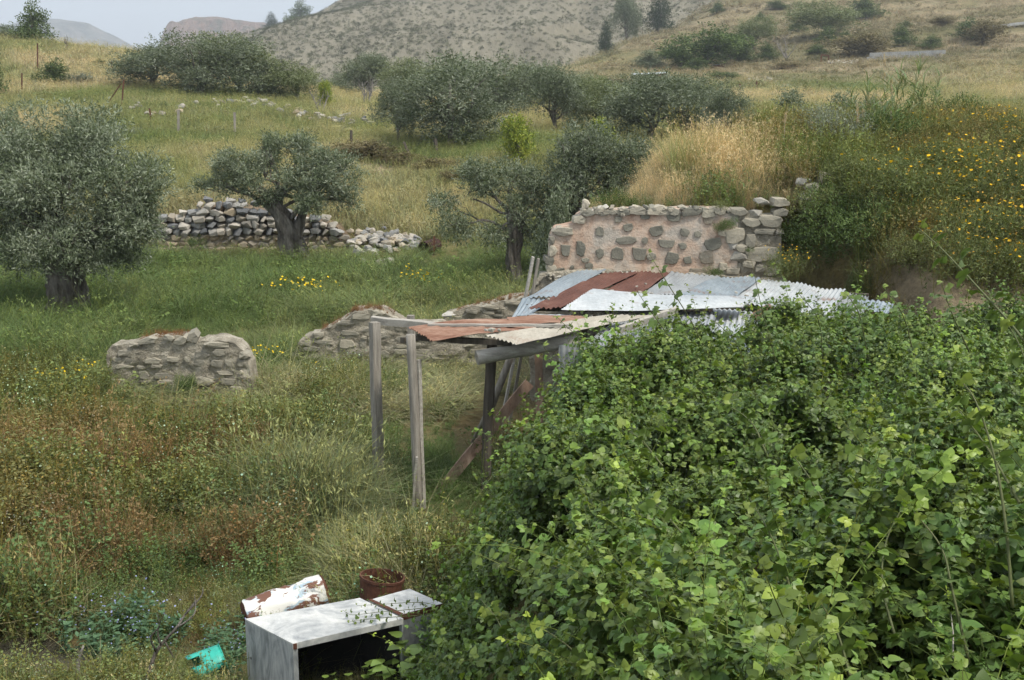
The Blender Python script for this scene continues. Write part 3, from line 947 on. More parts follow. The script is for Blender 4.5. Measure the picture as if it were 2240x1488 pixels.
# bare grey bushes
def bare_bush(name, label, px, py, wpx, hpx, seed, mat, Y=None, stems=7, cat='shrub'):
    random.seed(seed)
    b = G(px, py) if Y is None else at(px, Y)
    s = b.y / FPX
    root = empty(name, b, label, cat)
    w, hh = wpx * s, hpx * s
    mb, tw = MB(), MB()
    for k in range(stems):
        tip = Vector((random.uniform(-.5, .5) * w, random.uniform(-.5, .5) * w, hh * random.uniform(.6, 1)))
        pth = limb_path((random.uniform(-.04, .04) * w, 0, -.05), tip, .05, 5, .06)
        r = .03 * hh
        mb.tube(pth, [r * (1 - .8 * t / 5) for t in range(6)], 5)
        for q in range(9):
            o = pth[random.randint(2, 5)]
            e = o + Vector((random.uniform(-.25, .25) * w, random.uniform(-.25, .25) * w, random.uniform(-.02, .35) * hh))
            p2 = limb_path(o, e, .05, 3, .08)
            tw.tube(p2, [r * .3, r * .25, r * .16, r * .08], 3)
    mb.build('stems', mat, root); tw.build('twigs', mat, root)
    return root
bare_bush('dead_bush', 'leafless grey bush between the valley olives', 805, 235, 60, 62, 41, M_DEADW)
bare_bush('dead_bush', 'bleached dead trunk among the valley olives', 1224, 278, 50, 52, 42, M_DEADW, stems=5)
bare_bush('dead_bush', 'thin leafless sapling under the small yellow citrus tree', 703, 254, 36, 60, 43, M_DEADW, stems=4)
bare_bush('dead_bush', 'leafless pale sapling on the terraced slope', 1722, 132, 54, 46, 44, M_DEADW)
bare_bush('dead_bush', 'tiny dead tree on the skyline of the ridge field', 160, 104, 22, 28, 45, M_BARK, Y=108, stems=4)
# ------------------------------------------------------------------ stones
def rock_mesh(seed, boxy=.75, n=17, flat=False):
    r = random.Random(seed)
    bm = bmesh.new()
    for k in range(n):
        while True:
            p = Vector((r.uniform(-1, 1), r.uniform(-1, 1), r.uniform(-1, 1)))
            q = (abs(p.x) ** 3.2 + abs(p.y) ** 3.2 + abs(p.z) ** 3.2)
            if boxy < q < 1.0:
                break
        bm.verts.new(p)
    res = bmesh.ops.convex_hull(bm, input=bm.verts)
    for v in [v for v in bm.verts if not v.link_faces]:
        bm.verts.remove(v)
    mn = [min(v.co[i] for v in bm.verts) for i in range(3)]; mx = [max(v.co[i] for v in bm.verts) for i in range(3)]
    for v in bm.verts:
        v.co = Vector([(v.co[i] - mn[i]) / (mx[i] - mn[i]) - .5 for i in range(3)])
    bmesh.ops.recalc_face_normals(bm, faces=bm.faces)
    me = bpy.data.meshes.new('stone')
    bm.to_mesh(me); bm.free()
    return me

def slab_mesh(seed, n=8):
    """a flat-faced building stone: irregular outline in XZ, faced towards -Y"""
    r = random.Random(seed)
    ang = [2 * math.pi * (i + r.uniform(-.28, .28)) / n for i in range(n)]
    out = []
    for a in ang:
        c, s_ = math.cos(a), math.sin(a)
        k = (abs(c) ** 3.5 + abs(s_) ** 3.5) ** (-1 / 3.5) * r.uniform(.72, 1.08) * .5
        out.append((c * k, s_ * k))
    V = []
    for y, f, j in ((-.5, .90, .035), (-.42, .99, .02), (.5, 1.0, 0)):
        for (x, z) in out:
            V.append((x * f, y + r.uniform(-j, j), z * f))
    V.append((r.uniform(-.1, .1), -.50 + r.uniform(-.05, .04), r.uniform(-.1, .1)))
    F = []
    for k in range(2):
        for i in range(n):
            j = (i + 1) % n
            F.append((k * n + i, k * n + j, (k + 1) * n + j, (k + 1) * n + i))
    for i in range(n):
        F.append((3 * n, (i + 1) % n, i))
    return MB().add(V, F).mesh('stone')

def stone_mat(name, stops, bstr=.7):
    return mat_noise(name, stops, 6.0, .92, .15, bstr=bstr, bdist=.02, fine=30, rnd=.75)
M_ST_DRY = stone_mat('field_stone', [(.1, (.11, .115, .12)), (.35, (.20, .20, .195)), (.55, (.31, .30, .275)), (.75, (.40, .36, .30)), (.95, (.50, .47, .41))])
M_ST_LOW = stone_mat('old_masonry_stone', [(.1, (.17, .165, .15)), (.4, (.30, .26, .20)), (.6, (.37, .30, .21)), (.9, (.42, .37, .28))])
M_ST_RUIN = stone_mat('pale_slab_stone', [(.1, (.22, .205, .165)), (.45, (.31, .285, .225)), (.7, (.38, .345, .27)), (.95, (.47, .42, .325))])
M_ST_GREY = stone_mat('grey_green_stone', [(.1, (.16, .155, .125)), (.5, (.215, .205, .165)), (.8, (.265, .25, .20)), (.97, (.28, .21, .15))])
M_ST_LIME = stone_mat('pale_limestone', [(.1, (.29, .265, .22)), (.5, (.38, .355, .30)), (.9, (.48, .455, .40))])
def stone_kind(mat, seeds, boxy=.75, n=17):
    out = []
    for s in seeds:
        me = rock_mesh(s, boxy, n); me.materials.append(mat); out.append(me)
    return out
ROCK = stone_kind(M_ST_DRY, range(1, 11))
ROCKL = stone_kind(M_ST_LOW, range(11, 19))
def slab_kind(mat, seeds):
    out = []
    for s_ in seeds:
        me = slab_mesh(s_); me.materials.append(mat); out.append(me)
    return out
ROCKR = slab_kind(M_ST_RUIN, range(21, 31))
ROCKG = slab_kind(M_ST_GREY, range(31, 43))
ROCKW = stone_kind(M_ST_LIME, range(41, 49))

def stone(meshes, c, size, parent=None, rot=.12, name='stone', spin=0.0):
    o = bpy.data.objects.new(name, random.choice(meshes))
    o.location = c if parent is None else local(c, parent)
    o.scale = size
    o.rotation_euler = (random.uniform(-rot, rot), random.uniform(-rot, rot) + spin, random.uniform(-rot, rot) * 2)
    return link(o, parent)

# ------------------------------------------------------------------ rough wall cores
def wall_core(name, prof, Yf, zb, thick, mat, parent, step=6.0, cell=.07, amp=.035, freq=5.0, lean=0.0):
    """masonry body: front follows the profile of rows seen in the photo, at distance Yf(px)"""
    pxs = np.arange(prof[0][0], prof[-1][0] + .1, step)
    pa = np.array([p[0] for p in prof], float); pb = np.array([p[1] for p in prof], float)
    cols = []
    for px in pxs:
        py = float(np.interp(px, pa, pb)); Y = Yf(px)
        t = P(px, py, Y)
        cols.append((t.x, t.y, t.z))
    cols = np.array(cols)
    nz = max(4, int((cols[:, 2].max() - zb) / cell))
    V, F = [], []
    n = len(cols)
    for side in (0, 1):
        for i, (x, y, zt) in enumerate(cols):
            for k in range(nz + 1):
                z = zb + (zt - zb) * k / nz
                dn = amp * 2 * (float(fbm(np.array(x * freq + side * 9), np.array(z * freq * 1.7 + y))) - .5)
                wob = amp * 1.2 * (float(fbm(np.array(z * 3.3 + side * 4), np.array(x * 3.0))) - .5)
                V.append((x + (wob if 0 < i < n - 1 else wob * 3), y + side * thick + dn * (1 if side == 0 else -1) + lean * (z - zb), z + (dn * 1.2 if k == nz else 0)))
    m = nz + 1
    idx = lambda s, i, k: s * n * m + i * m + k
    for i in range(n - 1):
        for k in range(nz):
            F.append((idx(0, i, k), idx(0, i + 1, k), idx(0, i + 1, k + 1), idx(0, i, k + 1)))
            F.append((idx(1, i, k), idx(1, i, k + 1), idx(1, i + 1, k + 1), idx(1, i + 1, k)))
        F.append((idx(0, i, nz), idx(0, i + 1, nz), idx(1, i + 1, nz), idx(1, i, nz)))
    for k in range(nz):
        F.append((idx(0, 0, k), idx(0, 0, k + 1), idx(1, 0, k + 1), idx(1, 0, k)))
        F.append((idx(0, n - 1, k), idx(1, n - 1, k), idx(1, n - 1, k + 1), idx(0, n - 1, k + 1)))
    mb = MB().add([tuple(local(v, parent)) for v in V], F, False)
    return mb.build(name, mat, parent)

M_EARTH = mat_noise('packed_earth', [(.3, (.12, .085, .055)), (.7, (.22, .165, .11))], 5, .95, .1)
M_MORTAR = mat_noise('pale_lime_mortar', [(.3, (.22, .195, .15)), (.45, (.34, .305, .235)), (.58, (.45, .405, .32)), (.72, (.58, .53, .43))], 4.5, .95, .1, bstr=1.0, bdist=.06, fine=26)
M_OLDM = mat_noise('old_tan_mortar', [(.25, (.22, .19, .15)), (.5, (.34, .29, .215)), (.75, (.44, .385, .30))], 5, .95, .1, bstr=1.0, bdist=.05, fine=30)

# ---- dry stone terrace wall
random.seed(71)
WY = 40.2
wl = empty('dry_stone_wall', P(540, 546, WY), 'long dry stone terrace wall of grey boulders over old masonry', 'wall')
top_prof = [(318, 505), (335, 470), (360, 468), (400, 458), (440, 446), (490, 442), (560, 450), (610, 455), (655, 468), (700, 478), (740, 488), (760, 515), (790, 528)]
tpa = [p[0] for p in top_prof]; tpb = [p[1] for p in top_prof]
wall_core('earth_core', [(a, b + 9) for a, b in top_prof], lambda px: WY + .22, -.1, 1.3, M_EARTH, wl, 10)
wall_core('mortar_face', [(318, 519), (420, 511), (520, 513), (620, 516), (700, 520), (760, 528), (800, 536)], lambda px: WY + .06, -.1, .3, M_OLDM, wl, 8)
py = 549.0
row = 0
while py > 436:
    low = py > 517
    hgt = random.uniform(10, 13) if low else random.uniform(13.5, 17)
    px = 322 + random.uniform(0, 12)
    while px < 795:
        w = random.uniform(13, 24) if low else random.uniform(14, 28)
        if random.random() < .1: w *= 1.3
        lim = np.interp(px + w / 2, tpa, tpb)
        jy = random.uniform(-2.5, 2.5)
        if py - hgt * .55 + jy > lim and px + w / 2 < 792:
            hh = hgt * random.uniform(.82, 1.22)
            c = P(px + w / 2, py - hgt / 2 + jy, WY + (.06 if low else random.uniform(-.03, .08)))
            s = WY / FPX
            stone(ROCKL if (low or random.random() < .12) else ROCK, c, (w * s * 1.10, random.uniform(.3, .45) if not low else .22, hh * s * 1.10), wl, .13 if not low else .06)
        px += w + random.uniform(0, 1.5)
    py -= hgt * (.94 if not low else .98)
    row += 1
for px, py_, w in [(505, 440, 22), (455, 437, 20), (530, 440, 16), (560, 444, 24), (715, 478, 22), (590, 450, 24)]:
    stone(ROCK, P(px, py_, WY + .15), (w * .0155, .3, w * .012), wl, .2)
# collapsed end of the wall
sp_ = empty('collapsed_stones', P(850, 535, 40), 'heap of fallen grey stones at the broken end of the terrace wall', 'stones')
for k in range(95):
    t = random.random()
    px = 770 + t * 150 + random.uniform(-8, 8)
    lo, hi = np.interp(px, [760, 800, 850, 900, 925], [498, 500, 497, 512, 526]), np.interp(px, [760, 820, 880, 925], [556, 560, 548, 545])
    py_ = random.uniform(lo, hi) if random.random() < .6 else random.uniform(lo + 16, lo + 34)
    Y = np.interp(py_, [495, 530, 560], [41.0, 40.0, 38.4])
    w = random.uniform(9, 22)
    c = P(px, py_, Y); c.z = max(c.z, float(h(c.x, c.y)) + .04)
    stone(random.choice((ROCK, ROCK, ROCK, ROCKL)), c, (w * .0165, w * .0165, w * .0115), sp_, .4)
for px, py_, w in [(838, 497, 20), (862, 517, 22), (845, 528, 18), (880, 525, 20), (895, 530, 18), (905, 537, 20), (826, 533, 22), (805, 545, 22), (815, 556, 26), (850, 574, 22), (830, 583, 30), (770, 577, 26), (790, 574, 20)]:
    c = G(px, py_ + 5, 20); c.z += .08
    stone(ROCKW, c, (w * .0165, w * .0165, w * .012), sp_, .3)
dbar = empty('rusty_drum', G(938, 556, 20), 'small rusty iron drum lying on its side by the fallen stones', 'drum')

M_RUST = mat_noise('rusted_iron', [(.25, (.05, .024, .017)), (.5, (.105, .045, .028)), (.75, (.165, .08, .05))], 7, .85, .2, bstr=.5, bdist=.01, fine=40)
M_DRUM = mat_noise('dark_rusted_iron', [(.3, (.03, .018, .014)), (.7, (.075, .04, .03))], 7, .9, .15, bstr=.4, bdist=.01, fine=40)
def pipe(mb, a, b, r0, r1, n=20, wall=.012):
    a, b = Vector(a), Vector(b)
    q = (b - a).to_track_quat('Z', 'Y').to_matrix()
    V = []
    for (p, r) in ((a, r0), (b, r1), (b, r1 - wall), (a, r0 - wall)):
        for i in range(n):
            t = 2 * math.pi * i / n
            V.append(p + q @ Vector((r * math.cos(t), r * math.sin(t), 0)))
    F = []
    for k in range(4):
        for i in range(n):
            j = (i + 1) % n
            F.append((k * n + i, k * n + j, ((k + 1) % 4) * n + j, ((k + 1) % 4) * n + i))
    mb.add(V, F, False)
mb = MB(); pipe(mb, (-.15, -.2, .2), (.2, .5, .24), .22, .22)
mb.build('drum_shell', M_DRUM, dbar)
mb = MB(); mb.beam((.18, -.3, -.1), (.2, -.3, .62), .05, .05); pst = mb.build('rusty_stake', M_RUST, None, None); pst.location = dbar.location
tag(pst, 'short rusty stake stuck in the ground next to the iron drum', 'stake')

# terrace rubble on the upper field
tr = empty('terrace_rubble', G(600, 270), 'line of half-buried pale stones along the upper terrace edge', 'stones')
for k in range(150):
    t = random.random()
    px = 272 + 545 * t
    cy = np.interp(px, [270, 300, 330, 400, 470, 540, 600, 680, 760, 815], [246, 242, 262, 250, 233, 234, 244, 264, 274, 284])
    if random.random() > np.interp(px, [270, 300, 340, 400, 460, 540, 600, 690, 730, 815], [.9, .9, .5, .15, .3, .8, .5, .9, .9, .6]):
        continue
    p = G(px, cy + random.uniform(-8, 9))
    w = random.uniform(5, 15) * p.y / FPX
    stone(random.choice((ROCK, ROCK, ROCKL, ROCKW)), p + Vector((0, 0, w * .3 + .26)), (w * 1.2, w, w * .7), tr, .4)

# ---- ruined walls
def slabs(root, regions, meshes, Yf, dens, whr, seed, proud=.02, thick=.16):
    random.seed(seed)
    for (x0, y0, x1, y1) in regions:
        py = y1
        while py > y0 + 3:
            hh = random.uniform(*whr[1])
            px = x0 + random.uniform(-4, 6)
            while px < x1 - 8:
                w = random.uniform(*whr[0])
                if px + w > x1 + 4: w = x1 - px
                if random.random() < dens and w > 7:
                    Y = Yf(px + w / 2)
                    s = Y / FPX
                    c = P(px + w / 2, py - hh / 2 + random.uniform(-4, 4), Y + thick / 2 - proud * random.uniform(.2, 1.6))
                    stone(meshes, c, (w * s * 1.02, thick, hh * s * random.uniform(.8, 1.05)), root, .05)
                px += w + random.uniform(1, 4)
            py -= hh + random.uniform(.5, 2.5)

# low block of wall standing alone
Y1f = lambda px: 20.9 - (px - 235) * .0012
r1 = empty('ruined_wall', P(390, 862, 20.7), 'short stub of ruined wall of pale stone slabs standing alone in the grass', 'wall')
wall_core('masonry_body', [(236, 770), (243, 758), (270, 755), (310, 748), (340, 742), (400, 738), (425, 752), (440, 748), (480, 744), (515, 752), (530, 768), (545, 800), (552, 850)], Y1f, -.1, .55, M_MORTAR, r1, 4, .05, .05, 4.0)
slabs(r1, [(246, 762, 420, 858), (420, 766, 535, 858)], ROCKR, Y1f, .72, ((12, 60), (8, 21)), 81, proud=.022)
for px, py_, w, hh, sp in [(330, 742, 46, 16, -.12), (375, 738, 34, 14, .1), (402, 741, 40, 20, -.5), (424, 734, 24, 26, .2), (536, 775, 28, 16, .1), (300, 752, 34, 10, 0), (480, 750, 60, 16, .05), (285, 855, 90, 10, .03), (243, 850, 34, 18, 0), (230, 862, 26, 14, 0), (262, 836, 52, 26, -.1), (452, 832, 46, 22, .1)]:
    stone(ROCKR, P(px, py_, Y1f(px) + .12), (w * .0081, .32, hh * .0081), r1, .1, spin=sp)
# longer ruined wall behind the posts
Y2f = lambda px: 22.9 - (px - 640) * .0002
r2 = empty('ruined_wall', P(800, 800, 22.9), 'long ruined wall of grey stone running behind the shed posts', 'wall')
wall_core('masonry_body', [(640, 790), (648, 755), (655, 742), (690, 735), (706, 724), (745, 706), (765, 690), (775, 679), (830, 678), (860, 692), (880, 706), (960, 712), (1060, 716), (1180, 720)], Y2f, -.1, .6, M_MORTAR, r2, 4, .05, .06, 3.6)
slabs(r2, [(665, 745, 740, 800), (740, 712, 860, 800), (860, 722, 1150, 800)], ROCKR, Y2f, .6, ((12, 52), (8, 23)), 82, proud=.022)
for px, py_, w, hh in [(760, 704, 40, 14), (790, 690, 44, 18), (830, 684, 34, 14), (700, 730, 30, 14), (668, 748, 34, 16), (860, 698, 26, 12), (650, 778, 20, 20)]:
    stone(ROCKR, P(px, py_, Y2f(px) + .12), (w * .0089, .3, hh * .0089), r2, .1)
Y3f = lambda px: 24.4
r3 = empty('ruined_wall', P(1060, 720, 24.4), 'ruined wall end with red moss on top next to the leaning grey boards', 'wall')
wall_core('masonry_body', [(966, 720), (972, 692), (1000, 684), (1030, 674), (1070, 668), (1100, 656), (1150, 650), (1230, 648)], Y3f, -.1, .6, M_MORTAR, r3, 4, .05, .06, 3.6)
slabs(r3, [(985, 690, 1060, 770), (1060, 672, 1225, 770)], ROCKR, Y3f, .6, ((12, 46), (8, 20)), 83, proud=.022)
for px, py_, w, hh in [(985, 690, 34, 14), (1030, 680, 36, 12), (1075, 670, 40, 12), (1120, 660, 40, 10)]:
    stone(ROCKW if px < 1000 else ROCKR, P(px, py_, 24.5), (w * .0094, .3, hh * .0094), r3, .1)

# ---- pink plastered wall
PW = 20.42
PWf = lambda px: PW
M_PINK = None
m, nt, out = new_mat('pink_plaster')
pos = N(nt, 'ShaderNodeNewGeometry').outputs['Position']
n1 = noise_tex(nt, pos, 1.6, 6, .65, .4); n2 = noise_tex(nt, pos, 5, 8, .72); n3 = noise_tex(nt, pos, 30, 3, .6)
c = ramp(nt, n1, [(.32, (.40, .265, .19)), (.43, (.44, .32, .24)), (.52, (.47, .375, .295)), (.62, (.43, .385, .325)), (.72, (.36, .335, .285))])
c = mixc(nt, .8, c, ramp(nt, n2, [(.33, (.50, .47, .44)), (.46, (1, 1, 1)), (.7, (1.12, 1.1, 1.08))]), 'MULTIPLY')
b = principled(nt, .95, .1)
nt.links.new(c, b.inputs['Base Color'])
mx = N(nt, 'ShaderNodeMath', operation='ADD'); nt.links.new(n2, mx.inputs[0]); nt.links.new(n3, mx.inputs[1])
bump(nt, b, mx.outputs[0], .6, .03)
nt.links.new(b.outputs[0], out.inputs['Surface'])
M_PINK = m
pw = empty('pink_ruined_wall', P(1450, 640, PW), 'ruined wall with flaking pink plaster and exposed grey stones', 'wall')
wall_core('plaster_face', [(1196, 640), (1200, 560), (1203, 520), (1213, 500), (1252, 492), (1262, 474), (1282, 462), (1300, 460), (1420, 458), (1540, 456), (1600, 458), (1618, 462)], PWf, 0, .5, M_PINK, pw, 4, .06, .014, 3.0)
wall_core('rubble_corner', [(1606, 458), (1640, 470), (1660, 474), (1708, 474), (1712, 500), (1714, 600)], lambda px: PW + .015, 0, .55, M_MORTAR, pw, 4, .05, .045, 4.0)
wall_core('rubble_foot', [(1160, 640), (1172, 622), (1180, 606), (1200, 598), (1240, 594), (1330, 592), (1500, 600), (1600, 606), (1730, 612)], lambda px: PW - .16, 0, .25, M_MORTAR, pw, 4, .06, .05, 4.0)
random.seed(90)
sc_ = 1 / 3.733
for (cx, cy, w, hh) in [(490, 315, 70, 75), (720, 285, 75, 60), (950, 315, 105, 80), (1180, 325, 85, 65), (1290, 340, 60, 45), (1370, 225, 90, 70), (1090, 205, 125, 70), (710, 395, 150, 65), (860, 395, 45, 55), (1030, 420, 140, 65), (1165, 440, 60, 50), (1410, 420, 130, 95), (1360, 525, 115, 100), (1085, 535, 110, 95), (1205, 550, 65, 55), (810, 505, 120, 105), (635, 495, 105, 100), (490, 500, 60, 75), (335, 455, 85, 125), (210, 475, 80, 95), (405, 605, 60, 55), (265, 610, 30, 30), (375, 555, 60, 38), (910, 525, 70, 60), (1290, 645, 140, 50), (640, 220, 60, 50), (860, 200, 80, 36)]:
    stone(ROCKG, P(1180 + cx * sc_, 420 + cy * sc_, PW + .064), (w * sc_ * .0094, .18, hh * sc_ * .0094), pw, .03)
for k in range(90):                                     # small rubble bedded along the broken top
    cx = random.uniform(300, 1560); cy = np.interp(cx, [300, 420, 800, 1560], [190, 160, 150, 160]) + random.uniform(-28, 26)
    w = random.uniform(18, 60)
    stone(random.choice((ROCKG, ROCKR, ROCKR, ROCKW)), P(1180 + cx * sc_, 420 + cy * sc_, PW + random.uniform(.06, .12)), (w * sc_ * .0094, .25, w * sc_ * .006), pw, .2)
for (cx, cy, w, hh) in [(200, 315, 150, 74), (390, 165, 100, 50), (490, 150, 110, 42), (590, 158, 84, 36), (800, 152, 124, 62), (960, 148, 165, 70), (1095, 158, 84, 56), (1240, 158, 155, 62), (680, 164, 110, 46), (320, 220, 84, 62), (100, 385, 64, 64), (105, 475, 64, 84), (75, 555, 74, 64), (95, 620, 94, 64), (160, 640, 74, 54), (60, 690, 120, 64), (1370, 170, 110, 60), (375, 100, 60, 70)]:
    stone(ROCKG if random.random() < .6 else ROCKR, P(1180 + cx * sc_, 420 + cy * sc_, PW + .1), (w * sc_ * .0100, .30, hh * sc_ * .0092), pw, .05)
for (cx, cy, w, hh) in [(1620, 155, 150, 58), (1960, 80, 150, 62), (1810, 75, 110, 44), (1720, 240, 150, 74), (1880, 230, 170, 92), (1820, 315, 180, 48), (1940, 328, 90, 44), (1590, 350, 170, 112), (1715, 395, 105, 112), (1820, 500, 290, 110), (1600, 520, 160, 84), (1700, 580, 110, 60), (1940, 570, 80, 64), (1560, 430, 100, 70), (1900, 640, 150, 64), (1560, 640, 120, 50), (1640, 455, 90, 60), (1690, 480, 60, 60), (1800, 620, 110, 60), (1480, 330, 70, 60), (1490, 600, 80, 60), (1760, 170, 90, 50), (1960, 160, 110, 60), (1460, 150, 110, 60)]:
    stone(random.choice((ROCKR, ROCKR, ROCKW)), P(1180 + cx * sc_, 420 + cy * sc_, PW + .09), (w * sc_ * .0094, .28, hh * sc_ * .0092), pw, .05)
for k in range(70):
    px = random.uniform(1165, 1725); py_ = np.interp(px, [1160, 1200, 1330, 1730], [626, 600, 595, 614]) + random.uniform(-3, 12)
    w = random.uniform(6, 16)
    stone(random.choice((ROCKW, ROCKR)), P(px, py_, PW - .14), (w * .009, .2, w * .006), pw, .3)
# stones tumbled on the mound beside the wall
ms = empty('mound_stones', P(1765, 420, 21.5), 'loose pale stones spilling from the grassy mound above the wall corner', 'stones')
for px, py_, w, hh in [(1780, 380, 44, 26), (1800, 392, 40, 26), (1755, 405, 34, 22), (1775, 415, 30, 20), (1762, 435, 36, 22), (1760, 462, 26, 16), (1745, 448, 24, 14), (1770, 448, 22, 14), (1850, 370, 40, 16), (1830, 366, 24, 12), (1920, 374, 26, 14), (1965, 372, 34, 16), (1985, 378, 24, 12), (1935, 380, 20, 10), (1700, 440, 44, 18), (1665, 436, 30, 12), (1610, 424, 30, 16), (1630, 420, 26, 12)]:
    p = G(px, py_ + 4, 17)
    s = p.y / FPX
    stone(random.choice((ROCKR, ROCKW)), p + Vector((0, -.05, hh * s * .3)), (w * s, w * s * .8, hh * s), ms, .25)
# ------------------------------------------------------------------ the shed
M_WOOD = mat_noise('weathered_timber', [(.25, (.16, .145, .12)), (.5, (.27, .245, .205)), (.75, (.40, .37, .32))], 5, .9, .15, bstr=.7, bdist=.012, stretch=(6, 6, .5), fine=18)
M_WOODH = mat_noise('weathered_board', [(.25, (.24, .22, .19)), (.5, (.37, .345, .30)), (.75, (.50, .475, .42))], 4, .9, .15, bstr=.6, bdist=.01, stretch=(.5, 5, 5), fine=18)
M_WDARK = mat_noise('dark_timber', [(.25, (.05, .043, .034)), (.6, (.11, .095, .075)), (.85, (.19, .165, .135))], 5, .9, .15, bstr=.7, bdist=.012, stretch=(6, 6, .5), fine=18)
M_REDW = mat_noise('reddish_plank', [(.25, (.24, .15, .11)), (.55, (.36, .25, .185)), (.8, (.46, .35, .275))], 5, .9, .15, bstr=.6, bdist=.01, stretch=(3, 1, 1), fine=25)
def zinc(name, stops, rough=.5, metal=.35, streak=(1, .25, 1)):
    m = mat_noise(name, stops, 2.6, rough, .4, metal, bstr=.15, bdist=.004, stretch=streak, fine=20, dist=.5)
    nt = m.node_tree                                    # rust blooms and drips
    b = next(n for n in nt.nodes if n.type == 'BSDF_PRINCIPLED')
    old = b.inputs['Base Color'].links[0].from_socket
    pos = N(nt, 'ShaderNodeNewGeometry').outputs['Position']
    f = noise_tex(nt, pos, 1.7, 8, .75, .8)
    msk = ramp(nt, f, [(.56, (0, 0, 0)), (.70, (.75, .75, .75))])
    nt.links.new(mixc(nt, msk, old, (.20, .115, .075)), b.inputs['Base Color'])
    return m
M_ZBLUE = zinc('blue_grey_zinc', [(.2, (.18, .215, .24)), (.5, (.28, .325, .355)), (.75, (.39, .43, .45))])
M_ZGREY = zinc('grey_zinc', [(.2, (.23, .24, .245)), (.5, (.34, .36, .37)), (.8, (.46, .47, .465))])
M_ZWHITE = zinc('whitened_zinc', [(.15, (.30, .32, .33)), (.45, (.42, .445, .45)), (.8, (.54, .55, .545))], .55, .15)
M_ZBEIGE = zinc('dusty_beige_zinc', [(.2, (.27, .24, .19)), (.5, (.39, .36, .30)), (.8, (.48, .45, .385))], .7, .1)
M_RSHEET = mat_noise('rusted_roof_sheet', [(.2, (.075, .036, .028)), (.45, (.115, .054, .041)), (.65, (.155, .077, .058)), (.85, (.27, .19, .15))], 3.0, .8, .2, bstr=.2, bdist=.004, stretch=(1, .4, 1), fine=28)
M_RSHEET2 = mat_noise('rust_bleached_sheet', [(.2, (.13, .062, .042)), (.45, (.22, .118, .08)), (.62, (.31, .20, .145)), (.85, (.42, .34, .27))], 2.4, .8, .2, bstr=.2, bdist=.004, stretch=(.5, 2.5, 1), fine=26)

def corr(name, A, B, C, D, mat, parent, pitch=.076, amp=.012, bend=.045, seed=0, sag=0.0, nv=14, curl=0.0):
    """corrugated sheet: A back-left, B back-right, C front-right, D front-left; flutes run A->D"""
    A, B, C, D = [Vector(p) for p in (A, B, C, D)]
    wid = ((B - A).length + (C - D).length) / 2
    nu = max(8, int(wid / pitch * 6))
    V, F = [], []
    nrm = ((B - A).cross(D - A)).normalized()
    if nrm.z < 0: nrm = -nrm
    for j in range(nv + 1):
        t = j / nv
        for i in range(nu + 1):
            u = i / nu
            a = A.lerp(B, u); b = D.lerp(C, u)
            p = a.lerp(b, t)
            if j in (0, nv):
                p += (b - a).normalized() * .012 * (float(fbm(np.array(u * 9.0 + seed), np.array(j * 1.0))) - .5) * 2
            w = amp * math.sin(u * wid / pitch * 2 * math.pi)
            wob = bend * 2 * (float(fbm(np.array(u * 2.2 + seed * 3.1), np.array(t * 2.4 + seed))) - .5)
            p += nrm * (w + wob - sag * math.sin(t * math.pi) + curl * (u - .5) ** 2 * 4)
            V.append(local(p, parent) if parent else p)
    m = nu + 1
    for j in range(nv):
        for i in range(nu):
            F.append((j * m + i, (j + 1) * m + i, (j + 1) * m + i + 1, j * m + i + 1))
    o = MB().add(V, F, False).build(name, mat, parent)
    md = o.modifiers.new('thickness', 'SOLIDIFY'); md.thickness = .003; md.offset = 0
    return o

RZ = 2.25
shed = empty('tin_roof_shed', (0.2, 17, 0), 'tumbledown shed of wooden posts under a patchwork of corrugated iron sheets', 'shed')
def Q(px, py, dz=0.0): return PZ(px, py, RZ + dz)
def sheet(A, B, C, D, mat, dz=(0, 0, 0, 0), **k):
    if not hasattr(dz, '__len__'): dz = (dz,) * 4
    return corr('roof_sheet', Q(*A, dz[0]), Q(*B, dz[1]), Q(*C, dz[2]), Q(*D, dz[3]), mat, shed, **k)
# back row, laid from the wall forwards
sA = sheet((1262, 592), (1326, 590), (1215, 652), (1143, 652), M_ZBLUE, (.10, .10, .07, .06), seed=1)
corr('roof_sheet', Q(1143, 652, .06), Q(1215, 652, .06), P(1163, 690, 16.75), P(1117, 700, 17.1), M_ZBLUE, shed, seed=2, bend=.03)
sheet((1322, 597), (1398, 596), (1229, 672), (1155, 677), M_RSHEET, (.05, .06, .10, .08), seed=3)
sheet((1392, 597), (1472, 593), (1400, 642), (1316, 640), M_RSHEET, (.03, .05, .08, .03), seed=4)
sheet((1468, 595), (1576, 602), (1486, 648), (1400, 646), M_ZGREY, (.06, .07, .05, .02), seed=5)
sheet((1572, 604), (1664, 610), (1592, 662), (1484, 648), M_ZBLUE, (.09, .09, .06, .08), seed=6)
sheet((1660, 612), (1745, 618), (1690, 672), (1588, 662), M_ZWHITE, (.05, .05, .05, .03), seed=7)
sheet((1742, 620), (1850, 636), (1800, 700), (1680, 680), M_ZWHITE, (.09, .09, .05, .08), seed=8)
sheet((1845, 640), (1900, 650), (1880, 720), (1795, 700), M_ZGREY, (.04, .04, .04, .03), seed=9)
sheet((1872, 652), (1956, 664), (1944, 688), (1858, 674), M_ZBLUE, (.26, .24, .16, .18), seed=10)
# the long pale sheet thrown across
corr('roof_sheet', Q(1227, 678, .16), Q(1297, 634, .16), Q(1650, 652, .20), Q(1624, 674, .17), M_ZWHITE, shed, seed=11, bend=.03, sag=.02, nv=22)
